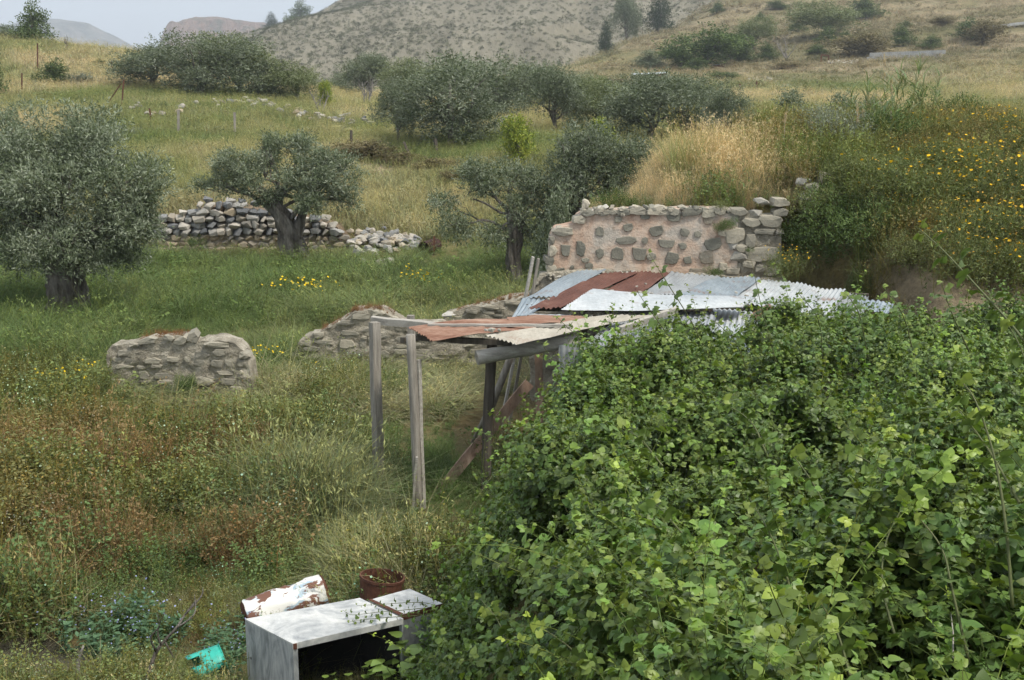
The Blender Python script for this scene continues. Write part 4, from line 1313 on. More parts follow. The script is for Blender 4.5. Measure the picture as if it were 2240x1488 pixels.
# middle pieces
corr('roof_sheet', Q(1330, 694, .01), Q(1360, 676, .01), Q(1490, 676, .06), Q(1470, 696, .06), M_ZWHITE, shed, seed=12)
sheet((1455, 676), (1570, 682), (1560, 712), (1440, 702), M_ZGREY, (.05, .08, .04, .03), seed=13)
sheet((1560, 676), (1690, 684), (1690, 740), (1545, 730), M_ZWHITE, (-.02, .0, -.05, -.06), seed=14)
sheet((1640, 690), (1682, 662), (1690, 672), (1655, 700), M_RSHEET2, (.12, .14, .12, .10), seed=15)
sheet((1690, 680), (1880, 700), (1860, 780), (1660, 770), M_ZWHITE, (-.02, .0, -.05, -.06), seed=16)
sheet((1345, 704), (1490, 682), (1500, 742), (1265, 764), M_ZGREY, (-.02, .03, -.06, -.10), seed=17)
sheet((1480, 700), (1640, 715), (1640, 775), (1470, 755), M_ZBLUE, (-.06, -.04, -.1, -.1), seed=18)
# front eaves
corr('roof_sheet', Q(946, 745, .02), Q(893, 719, .03), Q(1140, 697, .05), Q(1215, 722, .02), M_RSHEET2, shed, seed=19, sag=-.03, nv=22)
corr('roof_sheet', Q(1120, 712, .07), Q(1108, 694, .07), Q(1250, 687, .10), Q(1310, 700, .06), M_RSHEET2, shed, seed=20, nv=14)
corr('roof_sheet', Q(1128, 753, .03), Q(1058, 735, .05), Q(1330, 690, .12), Q(1425, 690, .09), M_ZBEIGE, shed, seed=21, bend=.03, nv=22)
corr('roof_sheet', Q(1150, 700, -.02), Q(1160, 688, -.02), Q(1250, 690, .02), Q(1245, 704, .0), M_ZWHITE, shed, seed=22)
# hanging side sheet
ha, hb = P(1222, 756, 15.0), P(1325, 742, 15.2)
corr('side_sheet', ha, hb, Vector((hb.x, hb.y + .05, .7)), Vector((ha.x, ha.y + .05, .7)), M_ZGREY, shed, seed=23)
hb2 = P(1500, 760, 14.9)
corr('side_sheet', hb + Vector((-.02, .06, 0)), hb2, Vector((hb2.x, hb2.y, .6)), Vector((hb.x, hb.y + .1, .6)), M_ZWHITE, shed, seed=24)

random.seed(33)
def post(pxs, w, mat, nm='post', Yb=None, round_=False, n=9):
    """a post standing on the ground below its foot, leaning as seen"""
    foot = G(pxs[0][0], pxs[0][1], 8) if Yb is None else at(pxs[0][0], Yb)
    pts = [foot + Vector((0, 0, -.3))] + [P(a, b, foot.y + i * .03) for i, (a, b) in enumerate(pxs[1:], 1)]
    mb = MB()
    if round_:
        sp = smooth_path([tuple(local(p, shed)) for p in pts], 5)
        mb.tube(sp, [w / 2 * random.uniform(.93, 1.07) for _ in sp], 10, .06, 3)
    else:
        for a, b in zip(pts[:-1], pts[1:]):
            mb.beam(local(a, shed), local(b, shed), w, w, .4, .006, 5)
    mb.build(nm, mat, shed)
    return foot
post([(829, 1066), (824, 900), (819, 705)], .115, M_WOOD)
b1 = MB(); b1.beam(local(P(829, 706, 15.92), shed), local(P(831, 792, 15.92), shed), .06, .03, 0, .004, 3); b1.build('nailed_board', M_WOODH, shed)
post([(915, 1118), (909, 950), (898, 732)], .12, M_WOOD, round_=True)
f2 = G(918, 1116, 8)
b2 = MB(); b2.beam(local(f2 + Vector((.045, .05, -.2)), shed), local(P(916, 787, f2.y + .08), shed), .07, .04, .3, .006, 5); b2.build('nailed_board', M_WOODH, shed)
b2 = MB(); b2.beam(local(f2 + Vector((-.1, -.04, -.2)), shed), local(P(912, 1000, f2.y - .08), shed), .05, .03, .5, .006, 4); b2.build('splinter', M_WOODH, shed)
post([(1061, 1092), (1066, 950), (1076, 748)], .14, M_WDARK, round_=True)
post([(898, 880), (898, 690)], .1, M_WOOD, Yb=17.6)
# rails
def rail(a, b, w, hh, mat, nm='rail', roll=0.0, seg=6):
    x = MB(); x.beam(local(a, shed), local(b, shed), w, hh, roll, .006, seg); return x.build(nm, mat, shed)
rail(P(813, 699, 15.9), Q(1040, 724, -.04), .085, .09, M_WOODH, roll=.1)
rail(P(896, 738, 15.1), Q(1120, 750, -.08), .07, .07, M_WDARK)
rail(Q(936, 711, .075), Q(1250, 712, .12), .05, .03, M_WOODH, 'loose_batten', 0)
rail(Q(1355, 722, .10), Q(1480, 678, .16), .05, .09, M_WOODH, 'loose_plank', .2)
rail(Q(880, 745, -.09), P(1120, 700, 17), .07, .07, M_WDARK)
rail(Q(1130, 700, -.1), Q(1700, 700, -.1), .1, .1, M_WDARK)
rail(Q(1260, 612, -.04), Q(1900, 650, -.04), .1, .1, M_WDARK)
rail(Q(1150, 672, -.06), Q(1700, 680, -.06), .1, .1, M_WDARK)
lg = MB()
pa, pb = P(1043, 783, 14.85), P(1260, 744, 15.2)
sp = smooth_path([tuple(local(pa.lerp(pb, t) + Vector((0, 0, random.uniform(-.01, .01))), shed)) for t in (0, .25, .5, .75, 1)], 3)
lg.tube(sp, [.092 + random.uniform(-.004, .004) for _ in sp], 12, .05, 3)
lg.build('log_beam', M_WOODH, shed)
# inner prop, leaning pole and boards
post([(1190, 900), (1178, 766)], .1, M_REDW, Yb=15.6)
lp = MB(); lp.tube([local(p, shed) for p in (G(1030, 1000, 8) + Vector((0, .9, -.1)), P(1075, 890, 16.3), P(1122, 770, 16.2))], [.055, .055, .05], 9, .06, 3); lp.build('leaning_pole', M_WOOD, shed)
for k, (x, y) in enumerate([(1.2, 19.6), (2.6, 19.7), (4.1, 19.8), (1.4, 17.2), (3.4, 17.2), (5.0, 18.4)]):
    x_ = MB(); x_.beam((x - .2, y - 17, -.3), (x - .2, y - 17, 2.16), .11, .11, random.random(), .006, 4); x_.build('post', M_WDARK, shed)

plank = MB()
ga = G(952, 1078, 8)
plank.beam((0, 0, -.05), P(1158, 838, 15.9) - ga, .15, .03, 1.45, .004, 6)
po = plank.build('leaning_plank', M_REDW); po.location = ga
tag(po, 'reddish brown plank leaning diagonally from the grass against the shed', 'plank')
for (a, b, w, lab) in [((1134, 660), (1166, 562), .11, 'wide pale grey board leaning upright beside the blue-grey roof sheet'), ((1152, 660), (1178, 566), .085, 'narrow dark grey board leaning upright behind the wide pale board')]:
    x_ = MB()
    gb = Vector((P(a[0], a[1], 18.6).x - .3, 18.6, 0)); tp = P(b[0], b[1], 18.6 + (.1 if w < .1 else 0))
    gb.y += .1 if w < .1 else 0
    x_.beam((0, 0, -.1), tp - gb, w, .04, 0.1, .004, 6)
    o_ = x_.build('leaning_board', M_WOODH if w > .1 else M_WOOD); o_.location = gb
    tag(o_, lab, 'board')
# stones and rubble holding the sheets down
rs = empty('roof_rubble', Q(1350, 686, .05), 'white stones and rubble scattered along the roof to weigh the sheets down', 'stones')
random.seed(14)
for k in range(70):
    px = random.uniform(1270, 1390); py_ = 690 - (px - 1270) * .04 + random.uniform(-5, 5)
    w = random.uniform(3, 8)
    stone(ROCKW, Q(px, py_, .06), (w * .0066, w * .0066, w * .005), rs, .5)
for px, py_, w in [(1338, 636, 9), (1400, 640, 9), (1412, 640, 11), (1424, 642, 8), (1408, 645, 6), (1335, 704, 9), (1393, 627, 6), (1412, 621, 6), (1200, 655, 6), (1633, 648, 9), (1648, 650, 8), (1372, 640, 5), (1075, 722, 12), (1092, 722, 7), (1063, 722, 7), (1530, 668, 8), (1610, 640, 7)]:
    stone(ROCKW, Q(px, py_, .12), (w * .0075, w * .0065, w * .005), rs, .4)

# ------------------------------------------------------------------ junk in front
M_CAB = mat_noise('scuffed_grey_enamel', [(.28, (.17, .18, .185)), (.42, (.36, .37, .365)), (.55, (.56, .56, .535)), (.72, (.68, .67, .62)), (.85, (.50, .38, .33))], 2.2, .5, .4, .15, bstr=.12, bdist=.004, stretch=(1, 1, 1), fine=14, dist=1.2)
M_CABS = mat_noise('streaked_grey_side', [(.3, (.155, .165, .17)), (.45, (.31, .325, .33)), (.58, (.47, .475, .47)), (.8, (.58, .575, .55))], 3.0, .5, .4, .15, bstr=.15, bdist=.004, stretch=(2.2, 2.2, .6), fine=16, dist=1.6)
M_CABI = mat_noise('cabinet_inside_shade', [(.3, (.018, .018, .018)), (.7, (.035, .033, .03))], 3, .9, .1)  # near-black: the shade inside the open cabinet put into the colour
ZT = .78
cl, cf, cr, cb = PZ(536, 1354, ZT), PZ(640, 1408, ZT), PZ(882, 1353, ZT), PZ(787, 1308, ZT)
cab = empty('metal_cabinet', (cf.x, cf.y, 0), 'empty grey metal cabinet lying with its open black front towards the brambles', 'cabinet')
def slab4(name, pts, nrm, th, mat, parent):
    nrm = Vector(nrm).normalized()
    pts = [local(p, parent) for p in pts]
    V = pts + [p - nrm * th for p in pts]
    return MB().add(V, [(0, 1, 2, 3), (7, 6, 5, 4), (0, 4, 5, 1), (1, 5, 6, 2), (2, 6, 7, 3), (3, 7, 4, 0)]).build(name, mat, parent)
up = Vector((0, 0, 1))
dn = lambda p, z: Vector((p.x, p.y, z))
slab4('top_panel', [cl, cf, cr, cb], up, .012, M_CAB, cab)
ex = (cr - cf).normalized(); ey = (cl - cf).normalized()
slab4('side_panel', [dn(cl, .0), dn(cf, .0), dn(cf, ZT - .013), dn(cl, ZT - .013)], -ex, .012, M_CABS, cab)
slab4('side_panel', [dn(cr, 0), dn(cb, 0), dn(cb, ZT - .013), dn(cr, ZT - .013)], ex, .012, M_CABS, cab)
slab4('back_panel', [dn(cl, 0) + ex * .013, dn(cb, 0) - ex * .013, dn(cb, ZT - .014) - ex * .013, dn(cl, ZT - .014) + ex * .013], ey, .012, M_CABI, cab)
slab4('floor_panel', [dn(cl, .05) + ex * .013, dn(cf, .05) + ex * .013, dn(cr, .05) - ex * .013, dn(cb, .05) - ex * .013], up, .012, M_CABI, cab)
fo = -ey * .002
slab4('front_lip', [cf + fo + up * -.002, cr + fo + up * -.002, cr + fo - up * .055, cf + fo - up * .055], -ey, .014, M_CAB, cab)
slab4('door_jamb', [dn(cf, 0) + fo + ex * .001, dn(cf, 0) + fo + ex * .042, dn(cf, ZT - .056) + fo + ex * .042, dn(cf, ZT - .056) + fo + ex * .001], -ey, .014, M_CABS, cab)
slab4('inner_shade_sheet', [dn(cl, .06) + ex * .02 - ey * .03, dn(cf, .06) + ex * .02 + ey * .03, dn(cf, ZT - .02) + ex * .02 + ey * .03, dn(cl, ZT - .02) + ex * .02 - ey * .03], ex, .004, M_CABI, cab)  # thin dark sheets added inside the grey panels, standing in for shade
slab4('inner_shade_sheet', [dn(cl, ZT - .02) + ex * .03 - ey * .03, dn(cf, ZT - .02) + ex * .03 + ey * .03, dn(cr, ZT - .02) - ex * .03 + ey * .03, dn(cb, ZT - .02) - ex * .03 - ey * .03], up, .004, M_CABI, cab)
slab4('inner_shade_sheet', [dn(cr, .06) - ex * .02 + ey * .03, dn(cb, .06) - ex * .02 - ey * .03, dn(cb, ZT - .03) - ex * .02 - ey * .03, dn(cr, ZT - .03) - ex * .02 + ey * .03], ex, .004, M_CABI, cab)
hl = dn(cl, ZT - .35).lerp(dn(cf, ZT - .35), .10) - ex * .003
mbh = MB(); mbh.tube([local(hl, cab), local(hl - ex * .002, cab)], [.011, .011], 10); mbh.build('bolt_hole_shade', M_CABI, cab)  # flat dark disc, the shade of a hole put into its colour
rc = MB(); rc.box(local(cf + fo - ey * .003 - up * .028 + ex * .018, cab), (.03, .012, .05)); rc.build('rusty_corner', M_RUST, cab)

# second, half-buried appliance behind it
z2 = .72
dl, df, dr, db = PZ(806, 1313, z2), PZ(872, 1346, z2), PZ(968, 1320, z2), PZ(896, 1288, z2)
ap = empty('metal_appliance', (df.x, df.y, 0), 'rust-edged grey metal box half hidden in brambles behind the cabinet', 'appliance')
slab4('top_panel', [dl, df, dr, db], up, .012, M_CAB, ap)
ex2 = (dr - df).normalized(); ey2 = (dl - df).normalized()
slab4('side_panel', [dn(dl, 0), dn(df, 0), dn(df, z2 - .013), dn(dl, z2 - .013)], -ex2, .012, M_RUST, ap)
slab4('front_panel', [dn(df, 0) + ex2 * .013, dn(dr, 0), dn(dr, z2 - .06), dn(df, z2 - .06) + ex2 * .013], -ey2, .012, M_CABS, ap)
slab4('rusty_trim', [dn(df, z2 - .059) - ey2 * .003, dn(dr, z2 - .059) - ey2 * .003, dn(dr, z2 - .003) - ey2 * .003, dn(df, z2 - .003) - ey2 * .003], -ey2, .014, M_RUST, ap)
slab4('rusty_trim', [dl + up * .004, df + up * .004, df + up * .004 + ex2 * .05, dl + up * .004 + ex2 * .035], up, .003, M_RUST, ap)

# white peeling tank lying on its side
m, nt, out = new_mat('peeling_white_paint')
pos = N(nt, 'ShaderNodeTexCoord').outputs['Object']
mp = N(nt, 'ShaderNodeMapping'); mp.inputs['Scale'].default_value = (1, 1, .55); nt.links.new(pos, mp.inputs['Vector'])
n1 = noise_tex(nt, mp.outputs['Vector'], 5.5, 8, .68, .6); n2 = noise_tex(nt, mp.outputs['Vector'], 3.1, 5, .6, .3)
cc = mixc(nt, ramp(nt, n2, [(.50, (0, 0, 0)), (.54, (1, 1, 1))]), (.68, .67, .62), (.34, .44, .50))
cc = mixc(nt, ramp(nt, n1, [(.535, (0, 0, 0)), (.56, (1, 1, 1))]), cc, (.15, .07, .045))
b = principled(nt, .6, .35); nt.links.new(cc, b.inputs['Base Color']); bump(nt, b, n1, .4, .01)
nt.links.new(b.outputs[0], out.inputs['Surface'])
M_PEEL = m
ta, tb_ = PZ(538, 1350, .20), PZ(712, 1292, .34)
tk = empty('water_tank', (ta.x, ta.y, 0), 'old cylindrical tank with peeling white paint and rust lying in the grass', 'tank')
ax = (tb_ - ta); Lk = ax.length; q = ax.to_track_quat('Z', 'Y')
def tank_mesh(prof, n=28, jit=.004):
    V, F = [], []
    for z, r in prof:
        for i in range(n):
            a = 2 * math.pi * i / n
            rr = r + random.uniform(-jit, jit) - (.05 * max(0, float(fbm(np.array(math.cos(a) * 1.6 + 5), np.array(z * 5 + math.sin(a) * 1.6))) - .52) * 4 if r > .1 else 0)
            V.append((rr * math.cos(a), rr * math.sin(a), z))
    for k in range(len(prof) - 1):
        for i in range(n):
            j = (i + 1) % n
            F.append((k * n + i, k * n + j, k * n + n + j, k * n + n + i))
    return MB().add(V, F, True)
def tpart(nm, mb, mat):
    o = mb.build(nm, mat, tk); o.location = local(ta, tk); o.rotation_mode = 'QUATERNION'; o.rotation_quaternion = q; return o
tpart('tank_body', tank_mesh([(0, .165), (.02, .175), (Lk * .1, .178), (Lk * .2, .18), (Lk * .3, .18), (Lk * .4, .181), (Lk * .52, .183), (Lk * .55, .188), (Lk * .58, .183), (Lk * .68, .183), (Lk * .8, .183), (Lk * .9, .183), (Lk * .97, .178)]), M_PEEL)
tpart('tank_end', tank_mesh([(Lk * .968, .179), (Lk, .165), (Lk * 1.02, .09), (Lk * 1.025, .001)]), M_RUST)
tpart('tank_end', tank_mesh([(0.002, .167), (-.02, .13), (-.03, .001)]), M_RUST)

dr_c = PZ(836, 1264, .62)
bar = empty('rusty_barrel', (dr_c.x - .03, dr_c.y, 0), 'rusty open-topped barrel sunk in weeds behind the cabinet', 'barrel')
mb = MB(); pipe(mb, (0, 0, -.1), (.03, .02, .62), .215, .22, 26, .012); mb.build('barrel_shell', M_RUST, bar)
mb = MB(); pipe(mb, (.028, .019, .605), (.031, .021, .63), .227, .227, 26, .016); mb.build('barrel_rim', M_RUST, bar)
mb = MB(); mb.tube([(0, 0, .35), (.01, 0, .45)], [.195, .195], 20); mb.build('barrel_filling', M_EARTH, bar)

M_TURQ = mat_noise('turquoise_plastic', [(.3, (.02, .32, .25)), (.7, (.05, .48, .37))], 5, .4, .4, bstr=.1)
tq = G(476, 1492, 6)
tub = empty('broken_bucket', tq, 'broken turquoise plastic bucket on the ground next to the cabinet', 'bucket')
V, F = [], []
nn, mm = 26, 7
random.seed(6)
for k in range(mm):
    for i in range(nn):
        a = math.pi * 2 * i / (nn - 1) * .8 + .2
        r = .17 + .02 * k / mm
        z = k / (mm - 1) * (.30 + (.09 * (float(fbm(np.array(i * .6), np.array(2.2))) - .5) * 2 if k == mm - 1 else 0))
        V.append((z - .12, r * math.cos(a), .17 + r * math.sin(a) * .92))
for k in range(mm - 1):
    for i in range(nn - 1):
        if (k >= 4 and i in (3, 4, 5)) : continue
        F.append((k * nn + i, k * nn + i + 1, k * nn + nn + i + 1, k * nn + nn + i))
o_ = MB().add(V, F, True).build('bucket_shell', M_TURQ, tub); o_.rotation_euler = (0, .25, math.radians(205))
md = o_.modifiers.new('thickness', 'SOLIDIFY'); md.thickness = .005
# bucket base disc, cracked and pushed in
mb = MB(); mb.tube([(-.12, 0, .17), (-.112, 0, .17)], [.165, .165], 22); o2 = mb.build('bucket_base', M_TURQ, tub); o2.rotation_euler = o_.rotation_euler

def branch(name, label, base, pts, r, forks, mat, seed, cat='branch'):
    random.seed(seed)
    root = empty(name, base, label, cat)
    mb = MB()
    sp = smooth_path([tuple(Vector(p) - base) for p in pts], 4)
    mb.tube(sp, [r * (1 - .75 * k / len(sp)) for k in range(len(sp))], 7, .1, 3)
    mb.build('stem', mat, root)
    for f in forks:
        x = MB(); s2 = smooth_path([tuple(Vector(p) - base) for p in f], 3)
        x.tube(s2, [r * .45 * (1 - .8 * k / len(s2)) for k in range(len(s2))], 5)
        x.build('twig', mat, root)
    return root
bb = G(318, 1530, 6)
Yb = bb.y
branch('dead_branch', 'dark forked dead branch standing up from the mud', bb, [bb, P(322, 1488, Yb), P(340, 1430, Yb + .05), (P(362, 1400, Yb + .1)), P(385, 1375, Yb + .1), P(405, 1345, Yb + .15), P(430, 1312, Yb + .2)], .022,
       [[P(340, 1425, Yb + .05), P(330, 1395, Yb), P(348, 1370, Yb), P(343, 1340, Yb)], [P(385, 1375, Yb + .1), P(420, 1350, Yb + .1), P(428, 1330, Yb + .15), P(425, 1300, Yb + .2)], [P(360, 1402, Yb + .1), P(375, 1430, Yb + .1), P(380, 1440, Yb + .1)], [P(405, 1345, Yb + .15), P(440, 1305, Yb + .2), P(444, 1285, Yb + .2)], [P(352, 1412, Yb), P(345, 1380, Yb), P(360, 1340, Yb)]], M_BARK, 1)
bb = G(168, 1510, 6)
branch('pale_stick', 'pale weathered stick standing in the mud', bb, [bb, P(170, 1480, bb.y), P(172, 1445, bb.y), P(183, 1412, bb.y)], .03, [], M_DEADW, 2, 'stick')
bb = G(170, 1478, 6)
branch('fallen_twig', 'thin dark twig lying on the mud by the pale stick', bb, [P(176, 1470, bb.y), P(205, 1474, bb.y), P(230, 1484, bb.y)], .01, [], M_BARK, 3, 'twig')
bb = G(30, 850, 8)
branch('fallen_branch', 'grey fallen branch lying in the grass near the stub of ruined wall', bb, [P(-40, 842, bb.y) , P(20, 846, bb.y), P(55, 850, bb.y), P(75, 853, bb.y)], .045, [[P(45, 849, bb.y), P(55, 842, bb.y), P(58, 838, bb.y)]], M_DEADW, 4)

# muddy water
M_MUD = mat_noise('muddy_water', [(.35, (.035, .033, .024)), (.6, (.07, .062, .045)), (.8, (.11, .095, .07))], 2.2, .18, .5, bstr=.25, bdist=.01, fine=9)
V = []
c0 = PZ(90, 1440, 0)
for i in range(40):
    a = 2 * math.pi * i / 40
    rr = 1 + .35 * math.sin(a * 3 + 1) + .2 * math.sin(a * 5)
    x_, y_ = c0.x + .75 * rr * math.cos(a), c0.y - .1 + .42 * rr * math.sin(a)
    V.append((x_, y_, .055))
o_ = MB().add(V, [tuple(range(40))]).build('puddle_water', M_MUD)
tag(o_, 'patch of dark muddy water at the edge of the weeds', 'water', kind='structure')

# ------------------------------------------------------------------ fence posts and far structures
M_FIRON = M_RUST
def fpost(px, top, bot, lean=0, w=.07, mat=M_RUST, lab='', name='fence_post', group=None, brace=None):
    b = G(px, bot)
    t = P(px + lean, top, b.y)
    x_ = MB(); x_.beam((0, 0, -.2), t - b, w, w, .3, .008, 3)
    root = empty(name, b, lab, 'post', group)
    x_.build('shaft', mat, root)
    if brace:
        y_ = MB(); y_.beam(P(brace[0], brace[1], b.y) - b, P(brace[2], brace[3], b.y) - b, w * .6, w * .6, .1, 0, 1); y_.build('brace', mat, root)
GF = 'rusty fence posts of the ridge field'
for a in [(82, 95, 156), (244, 132, 162)]:
    fpost(*a, lab='rusty iron fence post in the field under the ridge', group=GF, w=.10)
fpost(47, 160, 206, 1, .09, lab='rusty post above the big meadow olive')
fpost(265, 174, 236, 6, .09, lab='rusty iron post with a slanting brace on the terrace edge', brace=(264, 184, 236, 226))
fpost(332, 237, 272, -5, .08, lab='rusty post leaning above the terrace stones')
fpost(390, 240, 300, 0, .13, M_WOOD, 'thick grey wooden post in the sloping field')
fpost(514, 246, 303, -1, .12, M_WOOD, 'grey wooden fence post in the middle of the sloping field')
fpost(770, 285, 331, -2, .11, M_WDARK, 'upright charred black post in the brown weeds')
fpost(902, 352, 352 - 0.001 - 0, 0, .1, M_WDARK, '') if False else None
fpost(905, 310, 352, -22, .11, M_WDARK, 'charred black post leaning steeply over the bare earth')
fpost(960, 304, 348, -8, .13, M_WDARK, 'forked charred stump post beyond the bare earth', brace=(956, 318, 948, 308))
fpost(1622, 184, 198, -4, .13, lab='leaning dark post in the green terrace field')
fpost(1655, 178, 197, 0, .13, lab='straight dark post in the green terrace field')
fpost(1788, 178, 192, 0, .13, M_WDARK, 'short dark post by the yellow weeds on the terrace')

M_CONC = mat_noise('pale_concrete_block', [(.3, (.33, .33, .32)), (.7, (.47, .47, .455))], 2, .9, .1, fine=8)
cw = empty('concrete_block_wall', G(1980, 133), 'low grey concrete block wall on the terraced slope', 'wall')
pa_, pb_ = G(1896, 133), G(2062, 127)
dirw = Vector((pb_.x - pa_.x, pb_.y - pa_.y, 0)); Lw = dirw.length; dirw.normalize(); qw = Matrix.Rotation(math.atan2(dirw.y, dirw.x), 3, 'Z')
hb = 17 * pa_.y / FPX / 2
bw = Lw / 15
for r_ in range(2):
    for i in range(15):
        t = (i + .5 + (.5 if r_ else 0)) / 15
        if t > 1: continue
        zb_ = pa_.z + (pb_.z - pa_.z) * t
        c = Vector((pa_.x, pa_.y, 0)) + dirw * Lw * t; c.z = zb_ + hb * (r_ + .4)
        x_ = MB(); x_.box((0, 0, 0), (bw * .97, .22, hb * .95), qw)
        o_ = x_.build('block', M_CONC, cw); o_.location = local(c, cw)
def far_roof(name, label, px, py, w, d, hh, mat, tilt=.1, rz=0.0, walls=True, Y=None):
    b = G(px, py) if Y is None else at(px, Y)
    s = b.y / FPX
    root = empty(name, b, label, 'shed'); root.rotation_euler = (0, 0, rz)
    W_, D_, H_ = w * s, d * s, hh * s
    A, B, C, D = (Vector((-W_ / 2, D_ / 2, H_ * 1.25)), Vector((W_ / 2, D_ / 2, H_ * 1.25 + tilt * W_)), Vector((W_ / 2, -D_ / 2, H_ + tilt * W_)), Vector((-W_ / 2, -D_ / 2, H_)))
    bl = root.location.copy(); root.location = (0, 0, 0)
    corr('roof_sheet', A, B, C, D, mat, root, pitch=.3, amp=.03, nv=3)
    if walls:
        for (p, q_) in ((D, C), (A, B)):
            x_ = MB(); x_.add([(p.x * .95, p.y * .9, -.3), (q_.x * .95, q_.y * .9, -.3), (q_.x * .95, q_.y * .9, q_.z - .05), (p.x * .95, p.y * .9, p.z - .05), (p.x * .95, p.y * .88, -.3), (q_.x * .95, q_.y * .88, -.3), (q_.x * .95, q_.y * .88, q_.z - .05), (p.x * .95, p.y * .88, p.z - .05)], [(0, 1, 2, 3), (7, 6, 5, 4), (3, 2, 6, 7), (0, 3, 7, 4), (1, 5, 6, 2)]); x_.build('side_wall', M_RUST if p is D else M_ZGREY, root)
    for p in (A, B, C, D):
        x_ = MB(); x_.beam((p.x * .93, p.y * .86, -.3), (p.x * .93, p.y * .86, p.z - .06), .14, .14); x_.build('post', M_WDARK, root)
    root.location = bl
far_roof('far_shed', 'low shed with a long pale tin roof behind the valley olives', 1418, 174, 74, 40, 12, M_ZWHITE, .05, Y=150)
far_roof('far_shed', 'rusty lean-to of scrap sheets next to the low tin-roofed shed', 1355, 180, 50, 22, 8, M_RSHEET, .03, Y=149)
far_roof('far_shed', 'grey scrap-sheet pen at the end of the valley sheds', 1305, 184, 46, 20, 8, M_ZGREY, .0, Y=148)
far_roof('far_shed', 'tiny tilted tin roof beside the green bushes on the slope', 1568, 148, 30, 24, 4, M_ZWHITE, .12)
gt = empty('gate_frame', G(1804, 138), 'rusty empty gate frame beside the stone heap on the terrace', 'gate')
sg = gt.location.y / FPX
for (a, b) in (((-8, 0), (-8, 17)), ((8, 0), (8, 15)), ((-8, 17), (8, 15))):
    x_ = MB(); x_.beam((a[0] * sg, 0, a[1] * sg - (.2 if a[1] == 0 else 0)), (b[0] * sg, 0, b[1] * sg), .16, .16); x_.build('frame_bar', M_RUST, gt)
sh = empty('stone_heap', G(1850, 139), 'heap of pale stones between the gate frame and the concrete wall', 'stones')
random.seed(8)
for k in range(60):
    p = G(random.uniform(1812, 1885), random.uniform(133, 141)); w = random.uniform(.3, .6)
    stone(ROCKW, p + Vector((0, 0, .1)), (w, w, w * .7), sh, .4)
s2_ = empty('stone_heap', G(1640, 176), 'scattered pale stones along the edge of the green terrace field', 'stones')
for (x0, x1, y0, y1, n) in [(1515, 1552, 173, 182, 22), (1580, 1600, 169, 175, 10), (1635, 1690, 170, 178, 26), (1665, 1680, 230, 238, 8), (2040, 2070, 218, 228, 10)]:
    for k in range(n):
        p = G(random.uniform(x0, x1), random.uniform(y0, y1)); w = random.uniform(3, 7) * p.y / FPX
        stone(ROCKW, p + Vector((0, 0, w * .2)), (w, w, w * .7), s2_, .4)
pl_ = empty('concrete_slab', G(2205, 58), 'pale concrete slab jutting from the earth bank of the slope', 'slab')
sl = pl_.location.y / FPX
x_ = MB(); x_.box((0, 0, .2), (75 * sl, 2.5, .5), Matrix.Rotation(-.12, 3, 'Y')); x_.build('slab_body', M_CONC, pl_)
for k in range(4):
    x_ = MB(); x_.beam((-30 * sl + k * 20 * sl, -.8, -1.2), (-30 * sl + k * 20 * sl, -.8, .2), .3, .3); x_.build('support', M_CONC, pl_)
# ------------------------------------------------------------------ grass, weeds (stuff) : small source plants + real instances
def blades(rng, n, height, spread, width, droop=.5, seg=3, lean=.25, hvar=.5, root=None):
    """n tapering bent blades; returns V,F,shade"""
    a = rng.uniform(0, 6.283, n); r = spread * np.sqrt(rng.random(n))
    b0 = np.stack([r * np.cos(a), r * np.sin(a), np.zeros(n)], 1) if root is None else root
    hh = height * rng.uniform(1 - hvar, 1.05, n)
    az = rng.uniform(0, 6.283, n)
    d = np.stack([np.cos(az), np.sin(az), np.zeros(n)], 1)
    ln = rng.uniform(0, lean, n)[:, None]; dr = (droop * rng.uniform(.2, 1.2, n))[:, None]
    side = np.stack([-np.sin(az + rng.normal(0, .8, n)), np.cos(az + rng.normal(0, .8, n)), np.zeros(n)], 1)
    Vs = []
    for k in range(seg + 1):
        t = k / seg
        c = b0 + d * (hh[:, None] * (ln * t + dr * t ** 2.4)) + np.array([0, 0, 1]) * hh[:, None] * (t - .35 * dr * t ** 3)
        w = width * (1 - t) ** .7 * .5 + width * .06
        Vs += [c - side * w, c + side * w]
    V = np.stack(Vs, 1).reshape(-1, 3)
    m = 2 * (seg + 1)
    base = np.arange(n)[:, None, None] * m
    q = np.array([[2 * k, 2 * k + 1, 2 * k + 3, 2 * k + 2] for k in range(seg)])[None]
    F = (base + q).reshape(-1, 4)
    sh = np.repeat(rng.uniform(.72, 1.28, (n, 1)) * (1 + rng.normal(0, .06, (n, 3))), m, 0)
    return V, F, sh

def join(parts):
    V, F, S, o = [], [], [], 0
    for v, f, s in parts:
        V.append(v); F.append(f + o); S.append(s); o += len(v)
    return np.concatenate(V), np.concatenate(F), np.concatenate(S)

def plant_mesh(name, parts):
    V, F, S = join(parts)
    return mesh_np(name, V, F, {'shade': S})

def leaf_part(rng, C, D, L, Wd, col=(1, 1, 1), var=.25, fold=.15, up=.9):
    Nn = np.array([0, 0, up]) + rng.normal(size=(len(C), 3)) * .5
    V, F = leaf_quads(C, D, Nn, L, Wd, fold)
    S = np.repeat(np.array(col) * rng.uniform(1 - var, 1 + var, (len(C), 1)), 4, 0)
    return V, F, S

